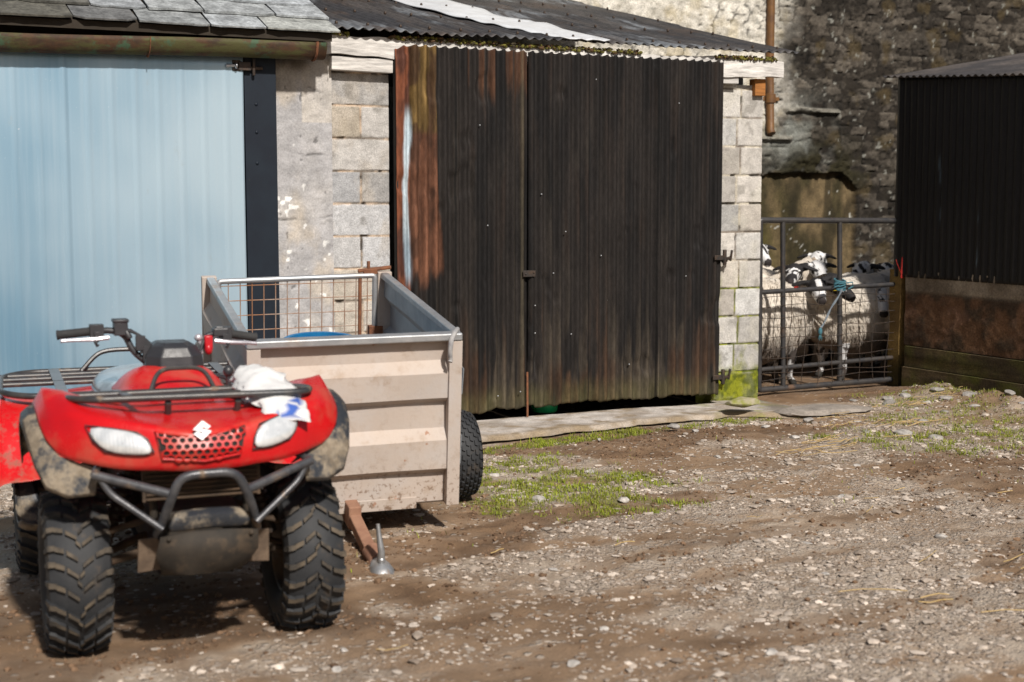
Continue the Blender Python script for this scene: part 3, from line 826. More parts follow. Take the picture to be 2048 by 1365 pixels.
# doors
m_cdoor = colmat('black painted corrugated door', .75, fs=60, famp=.3, bstr=.4, bdist=.004, bs=80, ms=10, mamp=.2, spec=.18, stretch=(1, 1, .25))
def door_leaf(x0, x1, seams, zb0, zb1, leaf):
    pitch = .076
    nu = int((x1 - x0) / .0076) + 1; nv = 160
    u = np.linspace(x0, x1, nu); t = np.linspace(0, 1, nv)
    U, Tt = np.meshgrid(u, t)
    zb = lerp(zb0, zb1, (U - x0) / (x1 - x0)) + .05 * (fbm(U * 8, U * 0, 170 + leaf, 4) - .5) + .006 * np.cos(U / pitch * 6.2832)
    zt = 2.628 - .03 * sst(3.85, 3.7, U) + .006 * np.cos(U / pitch * 6.2832)
    Z = lerp(zb, zt, Tt)
    H = .0145 * np.cos(U / pitch * 6.2832 + .6 * np.sin(Z * .8)) + .012 * (fbm(U * 1.5, Z * 1.0, 171 + leaf, 3) - .5)
    # laps between sheets: a step and a dark open edge
    for s in seams:
        H = H + .020 * sst(s - .004, s + .004, U) - .020 * sst(s + .01, s + .5, U)
    H = H + .02 * sst(.22, .0, Z - zb) * (fbm(U * 6, Z * 2, 172 + leaf, 3) - .5)
    # dents
    H = H - .014 * sst(.68, .78, fbm(U * 5, Z * 3, 173 + leaf, 3))
    X = U
    n = fbm(U * 8, Z * 1.2, 174, 5); n2 = fbm(U * 30, Z * 2.2, 175, 4)
    crest = .5 + .5 * np.cos(U / pitch * 6.2832 + .6 * np.sin(Z * .8))
    c = mixc((.010, .0092, .0092), (.019, .016, .0145), sst(.3, .7, n))
    # worn paint: grey-brown streaks on the crests, stronger towards the foot
    foot = sst(.95, .15, Z)
    wr = np.clip(sst(.50, .70, n2 + .22 * foot) * (.12 + .70 * foot) * (.35 + .65 * crest), 0, 1)[..., None]
    wc = mixc((.085, .068, .05), (.07, .038, .022), sst(.4, .6, fbm(U * 6, Z * 1.5, 176, 3)))
    c = c * (1 - wr) + wc * wr
    # green at the very foot
    gf = (sst(.22, .05, Z - zb) * .6 * fbm(U * 12, Z * 6, 177, 3))[..., None]
    c = c * (1 - gf) + np.array((.10, .09, .035)) * gf
    if leaf == 0:
        e1 = 4.035 + .02 * (fbm(U * 0, Z * 3, 178, 3) - .5) + .05 * sst(1.9, 1.2, Z)
        rust = sst(e1, e1 - .008, U) * sst(3.83, 3.845, U) * sst(.95, 1.12, Z + .6 * (fbm(U * 9, Z * 3, 179, 4) - .5))
        rc = mixc((.12, .075, .026), (.125, .055, .032), sst(2.06, 2.02, Z))
        rc = rc * (.25 + 1.3 * fbm(U * 34, Z * 3.5, 180, 5) * (.55 + .65 * crest))[..., None]
        brn = sst(2.62, 2.45, Z)
        dk = (sst(.52, .64, fbm(U * 16, Z * 4, 181, 5)) * .75)[..., None]
        rc = rc * (1 - dk) + np.array((.04, .02, .013)) * dk
        stp = sst(3.86, 3.90, U) * sst(3.96, 3.90, U) * .5
        c = c * (1 - rust[..., None]) + rc * rust[..., None]
        # dark brown rust left edge + bare pale zinc strip
        ed = sst(3.842, 3.834, U)[..., None]
        rb = mixc((.075, .03, .02), (.16, .055, .028), sst(.45, .6, fbm(U * 14, Z * 5, 182, 4)))
        c = c * (1 - ed) + rb * ed
        zx = 3.812 - .008 * np.sin(Z * 5) 
        zs = sst(.030, .018, np.abs(U - zx) + .02 * (fbm(U * 10, Z * 4, 183, 3) - .5)) * sst(2.25, 2.1, Z + .1 * (n - .5)) * sst(.95, 1.1, Z)
        zc = mixc((.42, .50, .55), (.20, .26, .31), sst(1.45, 1.25, Z) * .9)
        c = c * (1 - zs[..., None]) + zc * zs[..., None]
    # top rust flare near the middle seam
        for (xc, ww, zl) in ((4.70, .075, 2.34), (4.60, .03, 2.38), (4.46, .028, 2.28), (4.38, .02, 2.3), (4.28, .012, 2.4)):
            f = sst(ww, ww * .6, np.abs(U - xc)) * sst(zl - .05, zl + .12, Z + .3 * (fbm(U * 40, Z * 1.5, 184, 3) - .5)) * (.55 + .45 * crest)
            c = c * (1 - .85 * f[..., None]) + mixc((.13, .055, .026), (.05, .026, .016), fbm(U * 30, Z * 4, 185, 3)) * .85 * f[..., None]
        ol = (sst(.05, .02, np.abs(U - 4.68)) * sst(.55, .75, crest) * .55)[..., None]
        c = c * (1 - ol) + np.array((.075, .062, .04)) * ol
    for s in seams[1 if leaf == 0 else 0:]:
        l = (sst(.009, .004, np.abs(U - s + .008 + .006 * (fbm(U * 0, Z * 2, 190, 2) - .5))) * .85)[..., None]
        c = c * (1 - l) + np.array((.003, .003, .003)) * l
    V3 = np.stack([X, 9.075 - H, Z], -1).reshape(-1, 3)
    return V3, quads(*U.shape), c.reshape(-1, 3)
V3, F3, C3 = door_leaf(3.745, 4.750, (3.845, 4.18), .058, .085, 0)
dl = npmesh('door', V3, F3, m_cdoor, C3, shed); local(dl, shed); md = dl.modifiers.new('thickness', 'SOLIDIFY'); md.thickness = .004; md.offset = -1
V3, F3, C3 = door_leaf(4.755, 6.435, (5.262, 5.85), .088, .082, 1)
dr = npmesh('door', V3, F3, m_cdoor, C3, shed); local(dr, shed); md = dr.modifiers.new('thickness', 'SOLIDIFY'); md.thickness = .004; md.offset = -1
mb = MB()
for x in (3.78, 4.70): mb.box((x - .035, 9.10, .1), (x + .035, 9.145, 2.56))
for z in (.45, 1.3, 2.3): mb.box((3.79, 9.10, z - .05), (4.72, 9.14, z + .05))
mb.build('door_frame', m_void, dl, bevel=.003)
mb = MB()
for x in (4.80, 6.39): mb.box((x - .035, 9.10, .1), (x + .035, 9.145, 2.56))
for z in (.45, 1.3, 2.3): mb.box((4.82, 9.10, z - .05), (6.37, 9.14, z + .05))
mb.build('door_frame', m_void, dr, bevel=.003)
mb = MB(); mb.box((4.70, 9.045, 1.03), (4.80, 9.052, 1.075)); mb.ell((4.785, 9.043, 1.06), (.008, .006, .008), seg=8, ring=5); mb.ell((4.72, 9.043, 1.05), (.008, .006, .008), seg=8, ring=5)
mb.build('hasp', m_darksteel, dl, bevel=.002)
mb = MB(); mb.tube([(4.735, 9.05, .34), (4.737, 9.05, .012)], .008, 7)
mb.build('drop_bolt', m_rust, dl)
for z in (1.135, .205):
    mb = MB()
    mb.box((6.36, 9.045, z - .018), (6.46, 9.055, z + .018)); mb.tube([(6.455, 9.05, z - .055), (6.455, 9.05, z + .06)], .016, 9)
    mb.tube([(6.46, 9.06, z - .008), (6.53, 9.10, z - .01), (6.57, 9.13, z - .002)], .013, 8); mb.tube([(6.545, 9.10, z - .03), (6.552, 9.09, z + .055)], .010, 7)
    mb.ell((6.50, 9.12, z - .02), (.03, .03, .03), seg=8, ring=6)
    mb.build('hinge', m_darksteel, dr, bevel=.002)
# scattered bright nail heads
mb = MB(); mb.ell((0, 0, 0), (.006, .006, .006), seg=6, ring=5); nh = None
for (x, z) in ((4.33, 2.42), (4.36, 2.1), (4.42, 1.4), (4.85, 1.62), (5.05, 1.35), (4.50, .18), (4.68, .2), (4.80, .82), (4.80, .62), (5.35, 1.17), (5.40, .84), (4.95, 1.05), (6.1, 1.0), (5.6, .35), (5.1, .6), (5.3, 2.45), (6.02, 2.3)):
    par = dl if x < 4.75 else dr
    if nh is None: o = nh = mb.build('nail_head', m_galv, par)
    else:
        o = nh.copy(); COL.objects.link(o); o.parent = par
    o.location = (x, 9.053, z)
# ============================================================ DARK SHED AT RIGHT
dk = empty('dark_shed', (8.45, 7.5, 0), 'low shed at right with black corrugated walls over stained concrete and timber boards', 'shed')
SX = 8.45
m_bcorr = colmat('black tarred corrugated wall', .6, fs=40, famp=.3, bstr=.3, bdist=.004, bs=60, ms=5, mamp=.3, spec=.4, stretch=(1, 1, .3))
ys = np.arange(4.6, 9.32, .0095); zs = np.linspace(.93, 2.60, 50)
Yg, Zg = np.meshgrid(ys, zs)
Hh = .007 * np.cos(Yg / .076 * 6.2832) + .014 * (fbm(Yg * 1.3, Zg, 201, 3) - .5)
cc = mixc((.006, .0055, .0055), (.010, .0085, .0075), fbm(Yg * 5, Zg * 1.2, 202, 4))
sc_ = (sst(.012, .006, np.abs(Yg - 8.78 + .012 * np.sin(Zg * 9))) * sst(1.35, 1.5, Zg) * sst(2.0, 1.8, Zg) * sst(.4, .6, fbm(Yg * 60, Zg * 9, 203, 3)) + sst(.008, .004, np.abs(Yg - 8.35)) * sst(1.05, 1.1, Zg) * sst(1.6, 1.4, Zg) * sst(.45, .6, fbm(Yg * 60, Zg * 7, 204, 3)) * .7)[..., None]
sc_ = np.clip(sc_, 0, .5)
cc = cc * (1 - sc_) + np.array((.10, .14, .17)) * sc_
o = npmesh('wall', np.stack([SX - .02 - Hh, Yg, Zg - .062 * (9.3 - Yg) * (Zg - .93) / 1.67], -1).reshape(-1, 3), quads(*Yg.shape)[:, ::-1], m_bcorr, cc.reshape(-1, 3), dk); local(o, dk)
md = o.modifiers.new('thickness', 'SOLIDIFY'); md.thickness = .004
# far end wall and back so it is a closed building
mb = MB(); mb.box((SX + .03, 9.24, .0), (13.4, 9.30, 2.58)); mb.box((SX + .03, 4.6, 0), (13.4, 4.66, 2.28)); mb.box((13.3, 4.67, 0), (13.4, 9.23, 2.28))
local(mb.build('end_wall', m_void, dk), dk)
# concrete footing with staining and mossy sleepers under it
def foot_fn(U, V):
    # U runs along -Y (left to right in the picture)
    n = fbm(U * 4, V * 4, 211, 5); n2 = fbm(U * 11, V * 9, 212, 4)
    d = .012 * n2 + .01 * (fbm(U * 40, V * 40, 213, 2) - .5)
    j = sst(.006, .0, np.abs(V - .80)) + sst(.006, 0, np.abs(((U + .22) % .42) - .21)) * sst(.80, .81, V)
    up = mixc((.36, .30, .225), (.20, .16, .115), sst(.3, .7, n))
    mid = mixc((.17, .092, .05), (.075, .05, .032), sst(.35, .65, n2))
    pl = (sst(.60, .70, fbm(U * 6, V * 8, 214, 5) + .10 * sst(.62, .5, V) * sst(.38, .5, V)) * .5)[..., None]
    mid = mid * (1 - pl) + np.array((.26, .15, .10)) * pl
    w_ = sst(.78, .83, V)[..., None]
    c = mid * (1 - w_) + up * w_
    c = c * (1 - .6 * np.clip(j, 0, 1)[..., None])
    d = d - .012 * np.clip(j, 0, 1) + .03 * sst(.79, .805, V) * 0
    return d, c
m_foot = colmat('stained concrete footing', .93, fs=70, famp=.35, bstr=.6, bdist=.008, bs=60, spec=.25)
o = relief('footing', 0, 4.55, .36, .985, 0, .02, foot_fn, m_foot, dk, thick=.2)
o.location = (SX - 8.45 - .005, 9.16 - 7.5, 0); o.rotation_euler = (0, 0, R(-90))
def board_fn(seed, mossy):
    def fn(U, V):
        n = fbm(U * 2, V * 18, seed, 5); n2 = fbm(U * 5, V * 5, seed + 1, 4)
        c = mixc((.13, .095, .05), (.055, .04, .022), sst(.3, .7, n))
        m = np.clip(mossy * sst(.35, .65, n2) , 0, 1)[..., None]
        c = c * (1 - m) + mixc((.065, .07, .012), (.12, .12, .02), fbm(U * 9, V * 20, seed + 2, 3)) * m
        return .010 * n + .015 * (fbm(U * 1.2, V * 2, seed + 3) - .5), c
    return fn
for k, (z0, z1, ms, st) in enumerate(((.185, .352, .45, .035), (-.05, .178, .9, .06))):
    o = relief('board', 0, 4.5, z0, z1, 0, .02, board_fn(220 + 7 * k, ms), m_foot, dk, thick=.08 + st)
    o.location = (SX - 8.45 - st, 9.12 - 7.5, 0); o.rotation_euler = (0, 0, R(-90 + .25 * k))
# corner post, ochre algae on old timber
def post_fn(U, V):
    n = fbm(U * 30, V * 3, 241, 4)
    c = mixc((.24, .155, .05), (.10, .06, .022), sst(.3, .7, n))
    d_ = (sst(.35, .12, V) * .9)[..., None]
    c = c * (1 - d_) + np.array((.05, .042, .014)) * d_
    return .012 * n + .02 * (fbm(U * 5, V * 4, 242) - .5), c
o = relief('corner_post', 8.40, 8.545, -.05, .99, 9.31, .012, post_fn, m_foot, dk, thick=.13); local(o, dk); o.location.y -= .09; o.location.x += .035
# roof
dl_ = []
nu = np.arange(4.55, 9.42, .0095); sv = np.linspace(0, 5.3, 70)
Ug, Sg = np.meshgrid(nu, sv)
Hh = .0095 * np.cos(Ug / .076 * 6.2832) + .012 * (fbm(Ug, Sg, 231, 3) - .5) + .007 * ((Sg / 1.8) % 1 < .02)
t_ = .165; cs_, sn_ = 1 / math.hypot(1, t_), t_ / math.hypot(1, t_)
n = fbm(Ug * 3, Sg * 2, 232, 5)
cc = mixc((.035, .032, .032), (.07, .06, .054), sst(.35, .65, n))
pk = (sst(.03, .0, np.abs(Ug - 8.35 + .05 * np.sin(Sg * 3))) * sst(.2, .5, Sg) * .6)[..., None]
cc = cc * (1 - pk) + np.array((.32, .31, .31)) * pk
o = npmesh('roof', np.stack([8.36 + Sg * cs_ - Hh * sn_, Ug, 2.60 - .062 * (9.3 - Ug) + Sg * sn_ + Hh * cs_], -1).reshape(-1, 3), quads(*Ug.shape)[:, ::-1], m_corr, cc.reshape(-1, 3), dk); local(o, dk)
md = o.modifiers.new('thickness', 'SOLIDIFY'); md.thickness = .004
mb = MB(); mb.beam((8.495, 4.6, 2.28), (8.495, 9.3, 2.57), .06, .05)
local(mb.build('wall_plate', m_void, dk), dk)

dk.location.x = 8.40
# ============================================================ GATE
gate = empty('metal_gate', (6.985, 9.3, 0), 'black tubular metal gate with wire mesh penning the sheep', 'gate')
m_gate = simple('dark painted gate tube', (.035, .036, .04), (.06, .055, .052), scale=14, rough=.45, metal=.2, bs=60, dirt=(.13, .075, .045), dscale=5, dlo=.55, dhi=.75)
GYp = 9.3
def gp(x, z): return (x - 6.985, 0, z)
mb = MB()
mb.tube([gp(6.99, .04), gp(6.972, 1.415), gp(8.41, 1.40), gp(8.43, .045)], .024, 12, closed=True, bend=.02)
mb.build('frame', m_gate, gate)
mb = MB()
mb.tube([gp(7.235, .05), gp(7.20, 1.405)], .021, 12)
mb.build('upright_bar', m_gate, gate)
mb = MB()
mb.tube([gp(7.825, .05), gp(7.785, 1.405)], .021, 12)
mb.build('upright_bar', m_gate, gate)
mb = MB(); mb.tube([gp(6.98, .835), gp(8.415, .862)], .020, 12); mb.build('cross_bar', m_gate, gate)
mb = MB(); mb.tube([gp(6.99, .205), gp(8.43, .235)], .019, 12); mb.build('cross_bar', m_gate, gate)
mb = MB()
for i, x in enumerate(np.arange(7.12, 8.42, .148)):
    mb.tube([(x - 6.985 + .012 * math.sin(z * 9 + i * 2), -.026 + .01 * math.sin(z * 5 + i), z) for z in np.linspace(.06, .84, 14)], .0028, 5)
for i, z in enumerate((.12, .17, .30, .38, .46, .545, .63, .72, .79)):
    mb.tube([(x - 6.985, -.026 + .008 * math.sin(x * 7), z + .010 * math.sin(x * 8 + i * 1.7)) for x in np.linspace(6.99, 8.42, 26)], .0028, 5)
mb.build('wire_mesh', m_darksteel, gate)
mb = MB()
for z in (.3, 1.2): mb.box((-.07, -.012, z - .03), (-.024, .012, z + .03)); mb.tube([(-.03, 0, z - .05), (-.03, 0, z + .05)], .014, 8)
mb.build('gate_hinge', m_rust, gate)
# turquoise baler twine knotted round the gate bar
m_twine = simple('faded turquoise twine', (.03, .12, .17), (.06, .17, .20), scale=60, rough=.9, bs=120, bstr=.6)
m_twine2 = simple('weathered grey blue twine', (.20, .23, .26), (.12, .15, .18), scale=60, rough=.9, bs=120, bstr=.6)
tw = empty('twine', (7.80, 9.28, .86), 'turquoise baler twine knotted round the gate bar with a grey tail hanging across the mesh', 'twine')
mb = MB()
for k in range(7):
    z = -.02 + .012 * k
    mb.tube([(.040 * math.cos(a) * 1.25, .038 * math.sin(a) + .018, z + .012 * math.sin(a * 1 + k)) for a in np.linspace(0, 2 * math.pi, 18)[:-1]], .0065, 6, closed=True)
mb.tube([(.04, -.02, .03), (.09, -.035, .035), (.10, -.03, .0), (.05, -.03, -.02)], .006, 6)
mb.tube([(-.04, -.02, .01), (-.10, -.035, .0), (-.10, -.035, .03), (-.04, -.02, .03)], .006, 6)
mb.build('knot', m_twine, tw)
mb = MB()
for k in range(2):
    mb.tube([(-.03 - .05 * t - .16 * t + .007 * math.sin(t * 9 + k * 1.6), -.045 + .006 * math.cos(t * 9 + k * 1.6), -.02 - .31 * t) for t in np.linspace(0, 1, 16)], .0055, 5)
mb.build('tail', m_twine2, tw)
mb = MB()
mb.ell((-.245, -.045, -.36), (.018, .015, .032), seg=8, ring=8)
for k in range(5): mb.tube([(-.245, -.045, -.37), (-.255 + .006 * k, -.045, -.40 - .008 * (k % 3)), (-.258 + .010 * k, -.04, -.425 - .012 * (k % 2))], [.004, .003, .002], 5)
mb.build('loose_end', m_twine, tw)
# red strap at the far post
st = MB()
st.prism([(8.365, 9.19, .92), (8.395, 9.19, .92), (8.40, 9.19, 1.15), (8.380, 9.19, 1.17)], (0, .012, 0))
st.tube([(8.37, 9.19, .95), (8.31, 9.185, 1.05), (8.30, 9.185, 1.08)], .003, 5)
o = st.build('strap', simple('red webbing', (.45, .02, .015), rough=.8), bevel=.002)
tag(o, 'thin red strap hanging on the corner post above the gate', 'strap')

# ============================================================ SMALL THINGS
# green tub behind the gap under the door
mb = MB()
M0 = Matrix.Translation((4.985, 9.25, -.03)) @ Matrix.Rotation(R(-90), 4, 'Y')
mb.lathe([(.0, .04), (.088, .04), (.095, .05), (.118, .28), (.13, .285), (.13, .30), (.112, .30), (.09, .055), (0, .055)], 32, M=M0)
o = mb.build('tub', simple('green plastic', (.0, .24, .075), (.0, .19, .06), rough=.4)); tag(o, 'bright green plastic tub showing below the corrugated door', 'tub')
# mossy broken brick on the apron
def rock(name, c, r, seed, mat, lab, cat, grp=None, flat=.6, rz=0., col=None, kind=None, parent=None):
    bm = bmesh.new(); bmesh.ops.create_icosphere(bm, subdivisions=3, radius=1)
    rs_ = np.random.RandomState(seed)
    pl = [(Vector(rs_.normal(size=3)).normalized(), rs_.uniform(.55, .95)) for _ in range(13)]
    for v in bm.verts:
        for n_, d_ in pl:
            e_ = v.co.dot(n_) - d_
            if e_ > 0: v.co -= n_ * e_
        v.co = Vector((v.co.x * r[0], v.co.y * r[1], v.co.z * r[2]))
    me = bpy.data.meshes.new(name); bm.to_mesh(me); bm.free()
    me.polygons.foreach_set('use_smooth', np.ones(len(me.polygons), bool)); me.set_sharp_from_angle(angle=R(25))
    if col is not None:
        V = np.array([v.co for v in me.vertices]); nn = fbm(V[:, 0] * 40 + seed, V[:, 1] * 40 + V[:, 2] * 30, seed, 3)
        cc_ = np.ones((len(V), 4), np.float32); cc_[:, :3] = np.array(col)[None] * (.7 + .5 * nn)[:, None]
        me.color_attributes.new('Col', 'FLOAT_COLOR', 'POINT').data.foreach_set('color', cc_.ravel())
    me.materials.append(mat)
    o = bpy.data.objects.new(name, me); COL.objects.link(o); o.location = c; o.rotation_euler = (0, 0, rz)
    return tag(o, lab, cat, grp, kind)
m_rockc = colmat('field stone', .9, fs=60, famp=.25, bstr=.5, bdist=.006, bs=60, spec=.3)
m_mossbrick = simple('mossy block stub', (.20, .21, .035), (.34, .30, .22), scale=18, rough=.95, bs=70, bstr=.8)
rock('block_stub', (6.30, 8.60, .075), (.17, .10, .045), 3, m_mossbrick, 'mossy broken block lying on the apron before the green-footed pillar', 'block', rz=R(-10))
rock('flagstone', (6.95, 8.42, -.004), (.42, .24, .035), 5, m_rockc, 'flat grey flagstone set in the ground in front of the gate', 'flagstone', col=(.27, .24, .21), rz=R(-8))
spots = [(7.75, 8.62, .08, .40), (8.05, 8.75, .05, .38), (8.15, 8.5, .07, .42), (8.0, 7.95, .06, .40), (8.2, 8.2, .09, .36), (7.85, 8.3, .05, .44), (8.3, 7.9, .07, .38), (7.5, 8.75, .05, .36), (8.22, 7.7, .06, .4), (7.65, 8.2, .04, .5), (4.16, 7.16, .05, .60), (3.62, 7.35, .055, .5), (3.2, 7.05, .07, .52), (6.0, 7.9, .045, .5), (5.5, 8.02, .05, .5), (5.45, 8.22, .06, .46), (6.55, 8.12, .07, .5), (6.9, 8.0, .06, .5),
         (6.75, 7.35, .10, .5), (6.9, 7.2, .075, .46), (6.55, 7.5, .05, .5), (7.6, 8.45, .09, .33), (7.9, 8.6, .07, .4), (8.0, 8.25, .075, .42), (7.75, 8.0, .05, .3), (3.9, 6.35, .05, .55), (3.5, 6.55, .07, .5), (4.25, 6.9, .05, .5),
         (5.1, 7.2, .04, .5), (2.65, 4.45, .035, .6), (1.62, 4.5, .035, .55), (1.7, 4.65, .025, .55), (3.05, 3.95, .045, .5), (3.3, 4.75, .03, .5), (4.2, 5.2, .04, .5), (5.0, 5.9, .05, .5), (5.7, 6.6, .05, .52), (2.15, 4.85, .028, .6),
         (2.35, 4.15, .04, .55), (4.9, 5.05, .045, .5), (7.3, 7.75, .06, .4), (7.45, 7.45, .05, .4), (3.9, 4.7, .028, .5), (2.9, 5.3, .03, .5), (5.9, 7.45, .045, .5), (4.75, 8.05, .03, .55)]
for i, (x, y, s, b) in enumerate(spots):
    s *= .8
    z = float(ground_z(np.array([x]), np.array([y]))[0]) - .012
    rock('stone', (x, y, z + s * .10), (s, s * random.uniform(.6, .9), s * random.uniform(.35, .5)), 300 + i, m_rockc, 'pale loose stone lying among the gravel of the yard', 'stone', 'loose stones on the yard', col=(b * .82, b * .77, b * .71), rz=random.uniform(0, 6))

# gravel: thousands of chips, one mass
def icochip():
    bm = bmesh.new(); bmesh.ops.create_icosphere(bm, subdivisions=1, radius=1)
    V = np.array([v.co[:] for v in bm.verts]); F = np.array([[v.index for v in f.verts] for f in bm.faces]); bm.free()
    return V, F
IV, IF = icochip()
def inview(x, y, pad=.25):
    f = np.array((math.sin(R(27)), math.cos(R(27)))); r = np.array((math.cos(R(27)), -math.sin(R(27))))
    dep = x * f[0] + y * f[1]; lat = x * r[0] + y * r[1]
    return (np.abs(lat) < dep * .36 + pad) & (dep > 3.9)
gxi = lambda A, x, y: A[np.clip(np.searchsorted(gy, y), 0, len(gy) - 1), np.clip(np.searchsorted(gx, x), 0, len(gx) - 1)]
N = 185000
X = RNG.uniform(-.5, 9.0, N); Y = RNG.uniform(3.0, 9.0, N)
gr = gxi(grav, X, Y); cl = fbm(X * 4, Y * 5, 301, 4)
keep = inview(X, Y) & (RNG.rand(N) < np.clip(gr * 1.25 * sst(.34, .56, cl) + .012, 0, 1)) & (Y < np.interp(X, ax, front, left=8.2, right=9.0) - .02)
X, Y = X[keep], Y[keep]; n = len(X)
S = np.exp(RNG.normal(math.log(.0056), .55, n)); big = RNG.rand(n) < .06; S = np.clip(np.where(big, S * 2.6, S), .0025, .032)
Z = ground_z(X, Y) - .012
Z = Z - .030 * sst(7.9, 8.25, Y) * sst(2, 3, X) * sst(7.2, 6.6, X)
P = np.repeat(IV[None], n, 0) * RNG.uniform(.62, 1.25, (n, 12, 1))
P = P * np.stack([S, S * RNG.uniform(.6, 1, n), S * RNG.uniform(.25, .5, n) * np.where(big, .6, 1)], -1)[:, None, :]
A = RNG.uniform(0, 6.28, n); ca_, sa_ = np.cos(A)[:, None], np.sin(A)[:, None]
P = np.stack([P[..., 0] * ca_ - P[..., 1] * sa_ + X[:, None], P[..., 0] * sa_ + P[..., 1] * ca_ + Y[:, None], P[..., 2] + (Z + S * .13)[:, None]], -1)
tint = RNG.rand(n)
cG = mixc((.60, .525, .45), (.43, .36, .295), tint) * RNG.uniform(.62, 1.12, (n, 1))
mudd = (RNG.rand(n) < .38)
cG[mudd] = cG[mudd] * .45 + np.array((.10, .065, .04)) * .6
m_chip = colmat('gravel chips', .9, fs=150, famp=.2, bstr=.3, bdist=.003, bs=150, spec=.3)
FF = (IF[None] + (np.arange(n) * 12)[:, None, None]).reshape(-1, 3)
o = npmesh('gravel', P.reshape(-1, 3), FF, m_chip, np.repeat(cG, 12, 0), smooth=False)
tag(o, kind='stuff')

# crumbs of earth on the bare soil, same mass
N = 60000
X = RNG.uniform(-.3, 8.4, N); Y = RNG.uniform(3.8, 9.0, N)
keep = inview(X, Y) & (RNG.rand(N) < np.clip(gxi(soil, X, Y) * sst(.4, .6, fbm(X * 6, Y * 6, 305, 3)) + .06, 0, 1)) & (Y < np.interp(X, ax, front, left=8.2, right=9.0) - .02)
X, Y = X[keep], Y[keep]; n = len(X)
S = np.clip(np.exp(RNG.normal(math.log(.006), .5, n)), .003, .02); Z = ground_z(X, Y) - .012
Z = Z - .030 * sst(7.9, 8.25, Y) * sst(2, 3, X) * sst(7.2, 6.6, X)
P = np.repeat(IV[None], n, 0) * RNG.uniform(.55, 1.3, (n, 12, 1)) * (S[:, None] * np.stack([np.ones(n), RNG.uniform(.6, 1, n), RNG.uniform(.4, .8, n)], -1))[:, None, :]
P = P + np.stack([X, Y, Z + S * .2], -1)[:, None, :]
cG = mixc((.20, .125, .075), (.10, .06, .035), RNG.rand(n))
FF = (IF[None] + (np.arange(n) * 12)[:, None, None]).reshape(-1, 3)
o = npmesh('soil_crumbs', P.reshape(-1, 3), FF, m_chip, np.repeat(cG, 12, 0), smooth=False)
tag(o, kind='stuff')

# grass tufts
g = G('short yard grass')
m_grass = g.bsdf(g.mix(g.ramp(g.noise(3, 4), .35, .65), g.attr('Col'), g.mix(.5, g.attr('Col'), (.14, .13, .025))), .65, 0, None, Specular_IOR_Level=.3)
N = 300000
X = RNG.uniform(2.0, 9.0, N); Y = RNG.uniform(5.6, 9.0, N)
cl = fbm(X * 8, Y * 10, 311, 4)
keep = inview(X, Y) & (RNG.rand(N) < np.clip(gxi(moss, X, Y) * sst(.40, .55, cl) * (.5 + 1.9 * sst(.45, .7, fbm(X * 22, Y * 22, 313, 3))), 0, 1) + .0045 * sst(.5, .6, cl)) & (Y < np.interp(X, ax, front, left=8.2, right=9.0) + .03)
X, Y = X[keep], Y[keep]; n = len(X)
Z = ground_z(X, Y) - .012
Z = Z - .030 * sst(7.9, 8.25, Y) * sst(2, 3, X) * sst(7.2, 6.6, X)
L = RNG.uniform(.008, .032, n) * (.6 + .8 * fbm(X * 5, Y * 5, 312, 2)); Wd = RNG.uniform(.0012, .0026, n)
A = RNG.uniform(0, 6.28, n); T_ = RNG.uniform(.1, 1.1, n)
dx, dy = np.cos(A), np.sin(A)
def seg(t, w):
    px_ = X + dx * L * T_ * t ** 1.6; py_ = Y + dy * L * T_ * t ** 1.6; pz_ = Z + L * t * (1 - .25 * T_ * t)
    return np.stack([np.stack([px_ - dy * Wd * w, py_ + dx * Wd * w, pz_], -1), np.stack([px_ + dy * Wd * w, py_ - dx * Wd * w, pz_], -1)], 1)
P = np.concatenate([seg(0, 1), seg(.55, .85), seg(1., .15)], 1)
b = (np.arange(n) * 6)[:, None, None]
FF = (np.array([[0, 1, 3, 2], [2, 3, 5, 4]])[None] + b).reshape(-1, 4)
cg = mixc((.15, .22, .010), (.30, .33, .025), RNG.rand(n)); yl = RNG.rand(n) < .14; cg[yl] = (.30, .25, .10)
o = npmesh('grass', P.reshape(-1, 3), FF, m_grass, np.repeat(cg, 6, 0), smooth=False)
tag(o, kind='stuff')

# straw
m_straw = simple('dry straw', (.50, .37, .17), (.40, .27, .10), scale=30, rough=.8)
mb = MB(); rs = np.random.RandomState(17)
groups = [(5.63, 7.05, .18, 9, .25, -8), (5.95, 7.1, .22, 12, .3, 5), (6.1, 7.3, .35, 14, .3, 0), (6.8, 7.9, .5, 22, .3, 10), (7.2, 7.6, .4, 14, .3, 10), (4.03, 3.9, .1, 3, .34, 14), (3.95, 4.14, .12, 4, .36, -2), (4.35, 3.98, .2, 4, .3, 12), (4.5, 4.67, .1, 2, .24, -5),
          (1.86, 4.55, .04, 1, .22, -30), (4.9, 4.4, .5, 5, .25, 10), (3.2, 5.8, .8, 6, .12, 0), (7.7, 8.3, .4, 25, .2, 0), (5.2, 5.6, .9, 8, .15, 0), (4.1, 4.25, .3, 3, .3, -8)]
for (x, y, sp, k, ln, an) in groups:
    for i in range(max(1, int(k * .6))):
        xx, yy = x + rs.normal() * sp * .6, y + rs.normal() * sp * .25
        a = R(an + rs.normal() * 22); l = ln * rs.uniform(.4, 1.15)
        z = float(ground_z(np.array([xx]), np.array([yy]))[0]) + .004
        kx = rs.normal() * .02 * l
        pts = [(xx + math.cos(a) * l * (t - .5) - math.sin(a) * kx * math.sin(t * 3.14), yy + math.sin(a) * l * (t - .5) + math.cos(a) * kx * math.sin(t * 3.14), z + rs.uniform(.0, .016)) for t in (0, .33, .66, 1)]
        mb.tube(pts, rs.uniform(.0014, .0026), 5)
o = mb.build('straw', m_straw); tag(o, kind='stuff')
